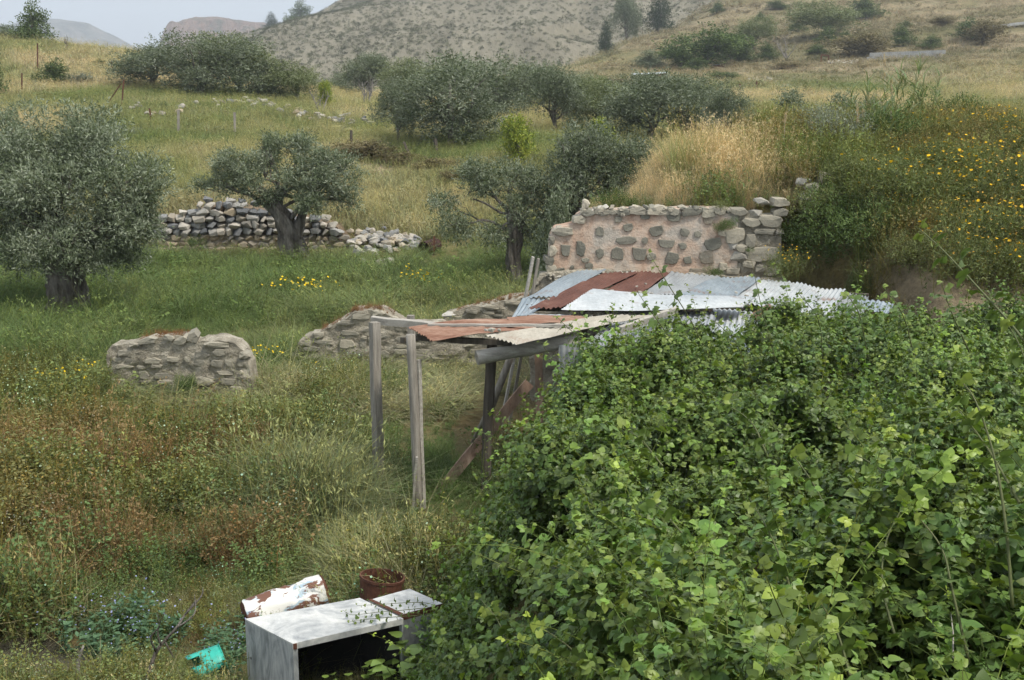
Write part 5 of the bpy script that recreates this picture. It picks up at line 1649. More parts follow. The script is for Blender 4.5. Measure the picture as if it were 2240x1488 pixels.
def stem_part(rng, a, b, w, col=(1, 1, 1), bow=.05):
    """crossed thin ribbons from a to b (n stems)"""
    n = len(a)
    d = unit(b - a); s1 = unit(np.cross(d, rng.normal(size=(n, 3)))); s2 = np.cross(d, s1)
    mid = (a + b) / 2 + rng.normal(size=(n, 3)) * bow * np.linalg.norm(b - a, axis=1, keepdims=True)
    Vs, F = [], []
    for s in (s1, s2):
        Vs.append(np.stack([a - s * w, a + s * w, mid - s * w * .8, mid + s * w * .8, b - s * w * .4, b + s * w * .4], 1))
    V = np.concatenate(Vs).reshape(-1, 3)
    k = np.arange(2 * n)[:, None, None] * 6
    F = (k + np.array([[0, 1, 3, 2], [2, 3, 5, 4]])[None]).reshape(-1, 4)
    S = np.tile(np.array(col, float), (len(V), 1))
    return V, F, S

def weed(seed, stems=7, hgt=.6, leaves=13, ls=(.05, .028), spread=.14, green=(1, 1, 1), dead=.25, stemc=(1.2, 1.0, .7), deadc=(1.35, 1.0, .68)):
    rng = np.random.default_rng(seed)
    a = np.stack([rng.normal(0, spread * .5, stems), rng.normal(0, spread * .5, stems), np.zeros(stems)], 1)
    b = a + np.stack([rng.normal(0, .20 * hgt, stems), rng.normal(0, .20 * hgt, stems), hgt * rng.uniform(.55, 1.05, stems)], 1)
    parts = [stem_part(rng, a, b, .0035 * hgt / .6, stemc)]
    t = rng.uniform(.12, 1, (stems, leaves)); 
    C = (a[:, None] + (b - a)[:, None] * t[..., None]).reshape(-1, 3) + rng.normal(size=(stems * leaves, 3)) * .02 * hgt
    az = rng.uniform(0, 6.28, len(C))
    D = np.stack([np.cos(az), np.sin(az), rng.uniform(-.3, .6, len(C))], 1)
    isd = rng.random(len(C)) < dead
    L = ls[0] * rng.uniform(.6, 1.3, len(C)); Wd = ls[1] * rng.uniform(.7, 1.3, len(C))
    if (~isd).any(): parts.append(leaf_part(rng, C[~isd], D[~isd], L[~isd], Wd[~isd], green, .28))
    if isd.any(): parts.append(leaf_part(rng, C[isd], D[isd] + np.array([0, 0, -.6]), L[isd] * .7, Wd[isd] * .7, deadc, .3))
    return parts

def flowers(seed, n, spread, z0, z1, r, col):
    rng = np.random.default_rng(seed)
    C = np.stack([rng.normal(0, spread, n), rng.normal(0, spread, n), rng.uniform(z0, z1, n)], 1)
    V, F = [], []
    k = 6
    nn = unit(np.array([0, -.25, 1]) + rng.normal(size=(n, 3)) * .45)
    s1 = unit(np.cross(nn, np.array([1.0, .1, 0]))); s2 = np.cross(nn, s1)
    out = []
    for i in range(k):
        th = i * 2 * math.pi / k
        out.append(C + (s1 * math.cos(th) + s2 * math.sin(th)) * r * rng.uniform(.8, 1.15, (n, 1)) + nn * r * .15)
    V = np.stack([C] + out, 1).reshape(-1, 3)
    b = np.arange(n)[:, None, None] * 7
    F = (b + np.array([[0, 1, 2, 3], [0, 3, 4, 5], [0, 5, 6, 1]])[None]).reshape(-1, 4)
    S = np.repeat(np.array(col) * rng.uniform(.8, 1.15, (n, 1)), 7, 0)
    return V, F, S

M_GRASS = mat_leaf('grass_blades', 'tint', 'INSTANCER', trans=.28, rough=.7, spec=.12, tr_col=(1.1, 1.1, .8))
rg = lambda s: np.random.default_rng(s)
def oats(seed, n, hgt, spread):
    """dry seed heads nodding on thin stalks"""
    rng = rg(seed)
    a = np.stack([rng.normal(0, spread, n), rng.normal(0, spread, n), np.zeros(n)], 1)
    b = a + np.stack([rng.normal(0, .22 * hgt, n), rng.normal(0, .22 * hgt, n), hgt * rng.uniform(.7, 1.1, n)], 1)
    p = [stem_part(rng, a, b, .0022, (1.9, 1.6, 1.3))]
    C = np.repeat(b, 4, 0) + rng.normal(size=(n * 4, 3)) * .02
    D = np.repeat(b - a, 4, 0) * .6 + rng.normal(size=(n * 4, 3)) * .25 + np.array([0, 0, -.12])
    p.append(leaf_part(rng, C, D, .05 * rng.uniform(.7, 1.3, n * 4), .012 * np.ones(n * 4), (1.6, 1.45, 1.25), .2))
    return p
SRC = [
    plant_mesh('tuft_fine', [blades(rg(1), 46, .55, .16, .008, .7)]),                                           # 0
    plant_mesh('tuft_long', [blades(rg(2), 40, .75, .14, .009, .95, 4)]),                                       # 1
    plant_mesh('tuft_oats', [blades(rg(3), 34, .5, .15, .007, .8)] + oats(4, 9, .72, .07)),                     # 2
    plant_mesh('tuft_flat', [blades(rg(5), 40, .6, .22, .008, 1.7, 4, .8)]),                                    # 3
    plant_mesh('weed_a', weed(6)), plant_mesh('weed_b', weed(7, 9, .7, 15, (.042, .024), .18, (1, 1, 1), .45)),  # 4 5
    plant_mesh('weed_c', weed(8, 8, .55, 16, (.055, .032), .16, (1.05, 1.1, .9), .08)),                         # 6
    plant_mesh('weed_dead', weed(9, 8, .7, 11, (.035, .018), .16, (1.1, .85, .6), .8)),                         # 7
    plant_mesh('nettle', weed(10, 10, .5, 16, (.085, .035), .2, (.72, .95, .85), 0.0, (.8, .9, .7))),           # 8
    plant_mesh('weed_blue', weed(11, 9, .6, 14, (.05, .026), .2, (.9, 1, .95), .12) + [flowers(12, 12, .14, .4, .62, .011, (3.2, 3.4, 6.5))]),   # 9
    plant_mesh('far_tuft', [blades(rg(13), 60, .5, .75, .028, .7, 2)]),                                         # 10
    plant_mesh('far_tuft_b', [blades(rg(14), 60, .62, .8, .024, 1.0, 3)] + oats(15, 18, .7, .4)),               # 11
    plant_mesh('far_weed', weed(16, 12, .55, 12, (.14, .07), .7, (1, 1, 1), .15)),                              # 12
    plant_mesh('dry_stalks', [blades(rg(17), 26, .95, .16, .007, .35, 3, .35)] + oats(18, 12, 1.0, .09)),       # 13
    plant_mesh('weed_big', weed(40, 22, .85, 22, (.055, .03), .5, (1, 1, 1), .22)), plant_mesh('weed_big_b', weed(41, 20, .8, 22, (.045, .026), .5, (1.1, 1.0, .85), .5)),   # 14 15
    plant_mesh('low_clover', weed(19, 14, .22, 8, (.05, .04), .22, (1.0, 1.15, .8), .03)),                      # 14
]
C_GRASS = source_collection('grass_source', SRC, M_GRASS)

# places where nothing grows: under walls, shed, junk
def clear_mask(x, y):
    m = np.ones(len(x), bool)
    m &= ~((x > -.9) & (x < 5.6) & (y > 16.4) & (y < 20.7))                 # floor of the shed
    def rect(p, q, pad=.1):
        return (x > min(p[0], q[0]) - pad) & (x < max(p[0], q[0]) + pad) & (y > min(p[1], q[1]) - pad) & (y < max(p[1], q[1]) + pad)
    a, b = P(236, 800, 20.9), P(552, 800, 20.5); m &= ~((x > a.x) & (x < b.x) & (y > 20.45) & (y < 21.4))
    a, b = P(645, 800, 22.9), P(1180, 800, 22.9); m &= ~((x > a.x) & (x < b.x) & (y > 22.8) & (y < 23.5))
    a, b = P(966, 800, 24.4), P(1230, 800, 24.4); m &= ~((x > a.x) & (x < b.x) & (y > 24.3) & (y < 25))
    a, b = P(318, 540, WY), P(795, 540, WY); m &= ~((x > a.x) & (x < b.x) & (y > WY - .1) & (y < WY + 1.0))
    m &= ~((x > .7) & (x < 4.75) & (y > 20.2) & (y < 20.95))
    m &= ~rect((cl.x, cl.y), (cr.x, cf.y), .02) & ~rect((dl.x, dl.y), (dr.x, df.y), .02)
    t0 = np.array([ta.x, ta.y]); t1 = np.array([tb_.x, tb_.y]); dd = t1 - t0
    u = np.clip(((x - t0[0]) * dd[0] + (y - t0[1]) * dd[1]) / (dd @ dd), 0, 1)
    m &= np.hypot(x - t0[0] - u * dd[0], y - t0[1] - u * dd[1]) > .30
    m &= (np.hypot(x - bar.location.x, y - bar.location.y) > .26) & ~((np.abs(x - bar.location.x) < .28) & (y < bar.location.y) & (y > bar.location.y - .55))
    m &= ~((((x - c0.x) / .9) ** 2 + ((y - c0.y + .1) / .55) ** 2) < 1)
    m &= np.hypot(x - tub.location.x, y - tub.location.y - .05) > .34
    for g_, r_ in ((g1, .55), (g2, .5), (g3, .3)):
        m &= np.hypot(x - g_.x, y - g_.y) > r_
    return m

def band(n, y0, y1, rng, pw=1.0):
    y = y0 * (y1 / y0) ** rng.random(n)
    hw = (1120 / FPX) * y * 1.12 + 1.4
    return rng.uniform(-1, 1, n) * hw, y

def near_px(x, y):
    return 1120 + x / y * FPX * 1.0

def put(name, label, x, y, var, scl, tint, rng, tilt=.12, cat='grass', dz=0.0, up=None):
    k = clear_mask(x, y)
    x, y, var, tint = x[k], y[k], var[k], tint[k]
    scl = scl[k]
    z = h(x, y) + dz
    n = len(x)
    upv = unit(np.array([0, 0, 1.0]) + rng.normal(size=(n, 3)) * tilt) if up is None else up[k]
    o = scatter(name, np.stack([x, y, z], 1), euler_from_up(upv, rng.uniform(0, 6.28, n)), scl, var, tint, C_GRASS)
    tag(o, label, cat, kind='stuff')
    return o

def in_bramble(x, y):
    return (y < 15.6) & (x > _xe(y) + .25)

# 1. weeds and grass of the near yard
rng = rg(100)
x, y = band(18500, 7.8, 21.5, rng)
px_ = near_px(x, y)
k = ~in_bramble(x, y) & ~((x > 4.6))
x, y, px_ = x[k], y[k], px_[k]
n = len(x)
wn_ = fbm(x / 1.6 + 3, y / 1.6)                      # weedy and grassy patches
path = np.exp(-((px_ - np.interp(y, [8, 11, 13, 16, 20], [620, 720, 860, 960, 1080])) / 190) ** 2)     # grassy strip towards the posts
weedy = np.clip(.80 + 1.5 * (wn_ - .5) - .85 * path, .04, .97)
r_ = rng.random(n)
isw = r_ < weedy
var = np.where(isw, rng.choice([4, 5, 6, 7, 9, 14, 15, 9, 14, 6], n), rng.choice([0, 1, 2, 3, 16, 0, 1, 3], n))
wet = (y < 10.8) & (px_ < 760)
var = np.where(wet & (rng.random(n) < .55), rng.choice([3, 0, 16, 3], n), var)
c = cover_col(x, y)
wc = np.array([.150, .182, .066]) * rng.uniform(.7, 1.3, (n, 1)) * (.6 + .8 * fbm(x / .9 + 7, y / .9)[:, None])
bl = sstep(.5, .6, fbm(x / 1.4 + 70, y / 1.4))[:, None]
wc = wc * (1 - bl) + wc * np.array([.75, .95, .95]) * bl
brown = sstep(.5, .66, fbm(x / 2.2 + 31, y / 2.0))[:, None] * (px_ < 640)[:, None]
wc = wc * (1 - .55 * brown) + np.array([.25, .185, .09]) * .55 * brown
tint = np.where(isw[:, None], wc, c * 1.2)
lowp = np.exp(-((px_ - 960) / 130) ** 2) * sstep(12.5, 14, y)
low = np.maximum(lowp, np.exp(-((px_ - 395) / 210) ** 4) * sstep(17.3, 18.6, y))
sw = rng.random(n) < lowp
var = np.where(sw, rng.choice([0, 1, 3, 16], n), var)
tint = np.where(sw[:, None], LUSH * rng.uniform(.8, 1.5, (n, 1)), tint)
scl = (1 - np.where(sw, .35, .8) * low) * np.interp(y, [8, 13, 16, 21], [1, .9, .72, .68]) * rng.uniform(.6, 1.2, n) * (.55 + .95 * sstep(.35, .65, fbm(x / 1.2 + 50, y / 1.2))) * np.where(wet, .42, np.interp(y, [8, 11, 14], [.6, .8, 1.0]))
pale = (np.exp(-((px_ - 720) / 170) ** 2 - ((y - 14.7) / 1.3) ** 2) * 1.3 > rng.random(n)) & ~sw
var = np.where(pale, rng.choice([1, 1, 3, 2], n), var); tint = np.where(pale[:, None], np.array([.205, .235, .115]) * rng.uniform(.7, 1.25, (n, 1)), tint); scl = np.where(pale, scl * 1.25 + .12, scl)
deadp = (sstep(.47, .58, fbm(x / 1.5 + 61, y / 1.3)) * (px_ < 560) * sstep(10.2, 11, y) * (1 - sstep(15, 17.5, y)) * .6 > rng.random(n))
var = np.where(deadp, rng.choice([7, 15, 7, 13], n), var); tint = np.where(deadp[:, None], np.array([.195, .152, .085]) * rng.uniform(.7, 1.3, (n, 1)), tint)
put('weeds', 'tangled brownish weeds and grass filling the yard before the ruins', x, y, var, scl, tint, rng, .2, 'weeds')

# 2. lush grass of the olive meadow
rng = rg(101)
x, y = band(16500, 19, 40.8, rng)
k = ~((x > .4) & (y > 20) & (y < 31.5) & (bank_right(x, y) > .3)) & ~(x > 4.6)
x, y = x[k], y[k]; n = len(x)
var = rng.choice([0, 1, 1, 3, 2, 0, 1, 3, 6], n)
c = cover_col(x, y) * 1.15
s = rng.uniform(.6, 1.3, n) * np.interp(y, [20, 36, 38.5, 40.5], [.8, .95, .55, .25]) * (.6 + .8 * sstep(.35, .65, fbm(x / 1.8 + 5, y / 1.8)))
put('meadow_grass', 'lush green meadow grass round the old olive trees', x, y, var, np.stack([s * 1.35, s * 1.35, s * .85 * (1 - .82 * np.exp(-((near_px(x, y) - 395) / 210) ** 4) * (1 - sstep(20.6, 21.2, y))) * (1 - .6 * np.exp(-((near_px(x, y) - 860) / 230) ** 4) * (1 - sstep(22.6, 23, y)))], 1), c, rng, .18)

# 3. terraces above the stone wall
rng = rg(102)
x, y = band(28000, 40.6, 118, rng)
gp = G(840, 366)
k = (np.hypot((x - gp.x) / 2.6, (y - gp.y) / 3.4) > .9) | (rng.random(len(x)) < .15)
x, y = x[k], y[k]
n = len(x)
var = rng.choice([10, 11, 10, 11, 12], n, p=[.3, .3, .2, .14, .06])
c = cover_col(x, y)
c = c * 1.22
s = rng.uniform(.7, 1.3, n)
sz = np.interp(y, [40, 60, 118], [.7, .8, 1.25])
put('field_grass', 'green and straw-coloured grass on the terraces above the stone wall', x, y, var, np.stack([s * sz, s * sz, s * np.interp(y, [40, 118], [.75, 1.0])], 1), c, rng, .15)

# 4. far terraced slope
rng = rg(103)
x, y = band(16000, 100, 430, rng)
k = x / y > -.02
x, y = x[k], y[k]; n = len(x)
c = cover_col(x, y) * 1.1
s = rng.uniform(.6, 1.5, n) * np.interp(y, [100, 430], [1.4, 3.2])
put('slope_grass', 'thin dry grass and low scrub over the far terraced slope', x, y, rng.choice([10, 11, 12], n, p=[.5, .3, .2]), np.stack([s, s, s * np.interp(y, [100, 430], [.5, .38])], 1), c, rng, .15)

# 5. the mound above the pink wall: tall dry grass
rng = rg(104)
n0 = 2100
x = rng.uniform(1.0, 5.2, n0); y = rng.uniform(20.72, 24.5, n0)
n = n0
c = (DRY * .4 + STRAW * .6) * rng.uniform(.7, 1.25, (n, 1)) * np.array([.94, .95, .98])
gr = (rng.random(n) < .16)[:, None]
c = np.where(gr, GREEN * rng.uniform(.8, 1.3, (n, 1)), c)
var = rng.choice([13, 13, 11 - 9, 0, 1], n)
sh = np.where(x < 3.9, np.exp(-((x - 3.9) / 1.35) ** 2), np.exp(-((x - 3.9) / 2.2) ** 2))
s = rng.uniform(.45, .85, n) * (.22 + .88 * sh) * np.where(y < 21.2, .62, 1)
put('dry_grass', 'tall straw-coloured dry grass covering the mound above the pink wall', x, y, var, np.stack([s * 1.1, s * 1.1, s], 1), c, rng, .2)

# 6. weedy bank beside the shed
rng = rg(105)
n0 = 6500
x = rng.uniform(4.6, 13, n0); y = rng.uniform(18.0, 29, n0)
k = rng.random(n0) < np.where(y < 18.9, .35, 1)
x, y = x[k], y[k]; n = len(x)
c = cover_col(x, y + 14) * .5 + np.array([.19, .225, .085]) * .5
br = sstep(.45, .65, fbm(x / 1.5, y / 1.1 + 20))[:, None]
c = c * (1 - .5 * br) + np.array([.22, .165, .085]) * .5 * br
var = rng.choice([4, 5, 6, 0, 2, 7, 5, 1], n)
put('bank_weeds', 'mixed green and brown weeds covering the earth bank beside the shed', x, y, var, rng.uniform(.7, 1.25, n), c * rng.uniform(.75, 1.25, (n, 1)), rng, .25, 'weeds')

# 7. grass at ruin tops and dry red moss
rng = rg(106)
pts, nn_ = [], 0
for (pr, Yf, z_) in (([(300, 748), (345, 740), (400, 737), (420, 748)], Y1f, .0), ([(690, 734), (750, 703), (775, 680), (830, 680), (860, 692)], Y2f, 0), ([(1000, 684), (1060, 668), (1120, 654), (1220, 648)], Y3f, 0)):
    pa = [q[0] for q in pr]; pb = [q[1] for q in pr]
    for i in range(110):
        px = rng.uniform(pa[0], pa[-1]); Y = Yf(px)
        p = P(px, np.interp(px, pa, pb) + 1, Y); p.y += rng.uniform(.03, .5)
        pts.append(p)
pts = np.array(pts); n = len(pts)
o = scatter('wall_moss', pts, euler_from_up(unit(np.array([0, 0, 1.]) + rng.normal(size=(n, 3)) * .3), rng.uniform(0, 6, n)), rng.uniform(.12, .3, n), rng.choice([7, 16, 0], n), np.array([.22, .12, .065]) * rng.uniform(.7, 1.3, (n, 1)), C_GRASS)
tag(o, 'reddish dry moss and tiny weeds along the tops of the ruined walls', 'moss', kind='stuff')

# 8. scrub on the bare hill
rng = rg(107)
def scrub_mesh(seed, pal):
    r = rg(seed)
    L = [(r.uniform(-.3, .3), r.uniform(-.3, .3), r.uniform(.15, .4), .3, .3, .25) for _ in range(4)]
    V, F, T = crown_cloud(L, 90, (.28, .16), [(.7,) * 3, (1.3,) * 3], r, per=4)
    return mesh_np('scrub', V, F, {'shade': T})
M_SCRUB = mat_leaf('scrub_leaves', 'tint', 'INSTANCER', trans=.1, rough=.8, spec=.1)
C_SCRUB = source_collection('scrub_source', [scrub_mesh(i, None) for i in range(4)], M_SCRUB)
X, Y, Z = BH
ny_, nx_ = X.shape
pts = []
n0 = 90000
ii = rng.uniform(0, ny_ - 25, n0); jj = rng.uniform(0, nx_ - 1.01, n0)
i0, j0 = ii.astype(int), jj.astype(int); fi, fj = ii - i0, jj - j0
bil = lambda A: (A[i0, j0] * (1 - fi) + A[i0 + 1, j0] * fi) * (1 - fj) + (A[i0, j0 + 1] * (1 - fi) + A[i0 + 1, j0 + 1] * fi) * fj
pts = np.stack([bil(X), bil(Y), bil(Z) - .1], 1)
dn_ = fbm(pts[:, 0] / 40, pts[:, 1] / 60)
pxh = 1120 + pts[:, 0] / pts[:, 1] * FPX * 1.02
k = (rng.random(n0) < np.clip(.6 + 1.3 * (dn_ - .5), .12, .9)) & (pxh > 350) & (pxh < 1700)
pts = pts[k]; n = len(pts)
o = scatter('hill_scrub', pts, euler_from_up(np.tile([0, 0, 1.0], (n, 1)), rng.uniform(0, 6, n)), rng.uniform(.35, 1.0, n), rng.integers(0, 4, n), np.array([.105, .11, .068]) * rng.uniform(.6, 1.5, (n, 1)), C_SCRUB)
tag(o, 'small dark scrub bushes dotted over the bare gravel hill', 'scrub', kind='stuff')

# ------------------------------------------------------------------ flowering clumps and other single plants
M_PLANT = mat_leaf('plant_leaves', 'shade', trans=.25, rough=.65, spec=.15, shade=False)
M_PETAL = mat_leaf('yellow_petals', 'shade', trans=.2, rough=.6, spec=.1, shade=False, tr_col=(1, 1, .6))
def tinted(parts, c):
    return [(v, f, s * np.array(c)) for v, f, s in parts]
def scaled(parts, s, off=(0, 0, 0)):
    return [(v * np.array(s) + np.array(off), f, q) for v, f, q in parts]

def bush_parts(seed, r, hgt, n, ls, fine=1.0):
    g = rg(seed)
    L = []
    for k in range(9):
        a = g.uniform(0, 6.28); q = r * math.sqrt(g.random()) * .8
        L.append((q * math.cos(a), q * math.sin(a), hgt * g.uniform(.35, .75), r * .38, r * .38, hgt * .28))
    L.append((0, 0, hgt * .3, r * .8, r * .8, hgt * .3))
    V, F, T = crown_cloud(L, n, ls, [(.6, .6, .6), (1, 1, 1), (1.4, 1.4, 1.3)], g, up=.6, per=6, lump=.5)
    return [(V, F, T)]

def clump(name, label, loc, mesh_f, mesh_l, group=None, scale=1.0, cat='plant', rz=0.0):
    root = empty(name, loc, label, cat, group); root.scale = (scale,) * 3; root.rotation_euler = (0, 0, rz)
    obj_from('foliage', mesh_l, M_PLANT, root)
    if mesh_f is not None:
        f_ = obj_from('flowers', mesh_f, M_PETAL, root); f_['kind'] = 'stuff'
    return root
YEL = (.78, .47, .02); GOLD = (.50, .29, .05)
DAISY = []
for s_ in range(3):
    lf = plant_mesh('foliage', tinted(bush_parts(200 + s_, .62, .8, 2600, (.075, .016)), (.135, .160, .060)) + tinted(weed(210 + s_, 26, .85, 16, (.05, .014), .75, (1, 1, 1), .3), (.15, .165, .07)))
    g_ = rg(220 + s_)
    fl = plant_mesh('flowers', [flowers(230 + s_, 22, .36, .6, .98, .026, YEL), flowers(240 + s_, 44, .38, .45, .95, .016, GOLD)])
    DAISY.append((fl, lf))
random.seed(12)
GD = 'yellow crown daisy bushes on the bank'
for (px, py_) in [(2080, 300), (2140, 285), (2200, 300), (2235, 340), (2010, 360), (2070, 365), (2130, 360), (2190, 390), (2040, 425), (2100, 430), (2160, 450), (2225, 440), (1960, 430), (2200, 520), (2130, 520), (2235, 590), (2180, 600), (2060, 490), (2270, 400), (2280, 520), (2100, 585)]:
    p = G(px, py_ + 42, 14)
    d_ = random.choice(DAISY)
    clump('daisy_bush', 'bushy crown daisies in yellow bloom on the earth bank', p, d_[0], d_[1], GD, random.uniform(.8, 1.15), 'flowers', random.uniform(0, 6))
for (px, py_, lab) in [(1945, 480, 'low tuft of yellow daisies on the middle of the bank'), (1740, 620, 'yellow daisies growing at the corner of the tin roof')]:
    p = G(px, py_, 14) if px != 1740 else at(1738, 19.4)
    d_ = DAISY[0]
    if px == 1740: p.z = 2.3
    clump('daisy_bush', lab, p, d_[0], d_[1], None, .6, 'flowers')
# loose daisy tufts of the meadow
SMALLD = []
for s_ in range(2):
    lf = plant_mesh('foliage', tinted(bush_parts(250 + s_, .38, .5, 900, (.06, .018)), (.13, .18, .065)))
    fl = plant_mesh('flowers', [flowers(260 + s_, 34, .34, .42, .66, .028, (.80, .56, .02))])
    SMALLD.append((fl, lf))
for px, py_, s_, lab in [(655, 672, 1.15, 'round clump of yellow daisies in the meadow between the olives'), (690, 660, .8, 'smaller yellow daisy clump touching the round one in the meadow'), (910, 648, 1.1, 'loose yellow daisies in the meadow beyond the shed posts'),
                        (575, 815, .8, 'yellow daisies at the open end of the stub of ruined wall'), (135, 880, .9, 'yellow daisies in the grass beside the stub of ruined wall'), (180, 845, .7, 'few yellow daisies close to the foot of the stub of ruined wall'), (360, 690, .6, 'sparse yellow daisies under the big meadow olive'), (1000, 665, .7, 'yellow daisies above the mossy ruined wall end'), (20, 1160, .35, 'single small yellow daisy plant among the brown weeds'), (680, 830, .5, 'faint yellow daisies before the long ruined wall')]:
    d_ = SMALLD[px % 2]
    clump('daisy_clump', lab, G(px, py_, 8), d_[0], d_[1], None, s_, 'flowers', px * .7)

# dark green herb bushes on the bank, grey shrubs, broom tufts
GREENB = [plant_mesh('foliage', tinted(bush_parts(300 + i, .8, .9, 4200, (.06, .022)), c)) for i, c in enumerate([(.105, .15, .052), (.165, .185, .075), (.21, .23, .175)])]
for px, py_, s_, k_, lab in [(1760, 560, .75, 0, 'dark green bush overhanging the corner of the pink wall'), (1790, 590, .7, 0, 'dark low bush at the edge of the earth cut by the roof corner'), (1775, 500, .8, 1, 'green weeds hanging beside the pink wall corner'), (1830, 500, .8, 0, 'leafy dark bush below the loose mound stones'), (1830, 560, .95, 0, 'dark bush at the top of the bare earth cut'), (1900, 545, .9, 0, 'dark leafy bush next to the earth cut on the bank'), (1990, 590, .7, 1, 'olive-brown weeds hanging over the earth cut'),
                            (1860, 420, .8, 1, 'leafy green plants beside the loose mound stones'), (1950, 330, 1.0, 0, 'dark bramble bush on top of the bank below the reeds'), (2060, 300, 1.1, 0, 'dark green bush among the daisies under the reeds'), (1860, 345, .9, 2, 'grey-leaved shrub on top of the bank'), (1790, 330, .9, 2, 'silvery shrub behind the dry grass mound'), (1920, 315, .8, 2, 'small silvery shrub under the reeds'),
                            (1700, 350, .5, 1, 'green weed tuft at the edge of the dry grass mound'), (1980, 410, .7, 1, 'yellow-green herb clump in the middle of the bank'), (1910, 470, .7, 1, 'grassy green clump below the mound stones')]:
    p = G(px, py_, 16)
    clump('herb_bush', lab, p, None, GREENB[k_], None, s_, 'shrub', px * .3)
for px, py_, Y, s_, lab in [(1595, 494, 20.3, .22, 'little plant growing from the top of the pink wall'), (1573, 500, 20.3, .16, 'tiny plant rooted in the pink plaster below the wall top'), (1560, 600, 20.25, .22, 'small green plant growing at the foot of the pink wall'), (1640, 545, 20.25, .10, 'weed sprig in the rubble corner of the pink wall'), (1580, 452, 20.4, .2, 'trailing green weeds along the top edge of the pink wall'), (428, 532, 40.0, .42, 'green tuft growing out of the old masonry of the terrace wall'), (405, 838, 20.45, .26, 'green vine creeping down the face of the stub of ruined wall'), (400, 862, 20.3, .35, 'leafy weeds at the foot of the stub of ruined wall')]:
    p = P(px, py_ + 8, Y)
    clump('wall_plant', lab, p, None, GREENB[0 if px != 1580 else 1], None, s_, 'plant', px)

BROOM = plant_mesh('foliage', [(v, f, s * np.array([.27, .29, .12])) for v, f, s in [blades(rg(320), 230, 1.15, .30, .008, .32, 4, .55, .4)]] + [(v, f, s * np.array([.20, .19, .07])) for v, f, s in oats(321, 30, 1.25, .22)])
DRYT = plant_mesh('foliage', [(v, f, s * np.array([.44, .38, .24])) for v, f, s in [blades(rg(322), 320, .8, .42, .008, .45, 4, .5, .4)]] + [(v, f, s * np.array([.26, .21, .12])) for v, f, s in oats(323, 50, 1.05, .25)])
for px, py_, me_, s_, lab in [(1498, 405, BROOM, 1.05, 'tall green broom-like grass tuft on top of the mound'), (1660, 425, BROOM, .6, 'smaller green grass tuft in the dry grass of the mound'), (1560, 400, DRYT, .9, 'tall pale dry grass tuft in the middle of the mound'), (1700, 400, DRYT, .95, 'thick dry grass tuft near the mound stones'), (1610, 400, DRYT, .85, 'bleached dry grass tuft between the green tufts of the mound')]:
    p = G(px, py_, 18)
    clump('grass_tuft', lab, p, None, me_, None, s_, 'grass tuft', px)

# giant reeds at the top of the bank
def reed(seed, n, hgt):
    g = rg(seed); parts = []
    a = np.stack([g.normal(0, .28, n), g.normal(0, .28, n), np.zeros(n)], 1)
    b = a + np.stack([g.normal(0, .14 * hgt, n), g.normal(0, .14 * hgt, n), hgt * g.uniform(.6, 1.05, n)], 1)
    stems = stem_part(g, a, b, .009, (.20, .21, .08), .03)
    k = 16
    t = g.uniform(.25, 1.0, (n, k))
    C = (a[:, None] + (b - a)[:, None] * t[..., None]).reshape(-1, 3)
    az = g.uniform(0, 6.28, len(C))
    V, F, S = blades(g, len(C), .34, 0, .030, 1.1, 3, 1.0, .4, root=C)
    return [stems], [(V, F, S * np.array([.19, .23, .115]))]
for px, py_, n_, hg, lab in [(1930, 330, 8, 1.55, 'tall green reed clump nearest the dry grass mound'), (1985, 320, 9, 1.75, 'densest reed clump on top of the bank'), (2062, 285, 2, 1.0, 'single short reed shoot on the bank'), (2105, 290, 4, 1.3, 'thin leaning reed stalks behind the daisies'), (1905, 320, 4, 1.1, 'small reed group beside the plume stalks')]:
    p = G(px, py_, 18)
    root = empty('giant_reed', p, lab, 'reed')
    s_, l_ = reed(px, n_, hg)
    obj_from('stalks', plant_mesh('stalks', s_), M_PLANT, root); obj_from('leaves', plant_mesh('leaves', l_), M_PLANT, root)
# dry plume stalks
for i, (px, y0, y1, ln) in enumerate([(1876, 235, 330, 0), (1886, 245, 320, 2), (1908, 215, 300, -12), (1935, 120, 280, 0), (2098, 125, 260, -22), (2110, 150, 260, -16), (1958, 180, 290, -8), (2180, 175, 270, 0), (2228, 180, 260, -6), (1710, 250, 330, 8)]):
    p = G(px, y1 + 25, 18)
    t_ = P(px + ln, y0, p.y) - p
    root = empty('plume_stalk', p, 'dry feathery plume stalk standing above the bank', 'grass stalk', 'dry plume stalks')
    mb = MB(); mb.tube([(0, 0, -.1), tuple(t_ * .5 + Vector((0.01, 0, 0))), tuple(t_)], [.006, .005, .003], 5); 
    st = mb.build('stalk', M_WOODH, root)
    g = rg(400 + i)
    n_ = 70
    tt = g.uniform(.68, 1.0, n_)
    C = np.array(t_)[None] * tt[:, None] + g.normal(size=(n_, 3)) * .010
    D = np.array(t_)[None] * .8 + g.normal(size=(n_, 3)) * .18
    obj_from('plume', plant_mesh('plume', [leaf_part(g, C, D, .09 * g.uniform(.6, 1.2, n_), .012 * np.ones(n_), (.47, .36, .22), .2)]), M_PLANT, root)

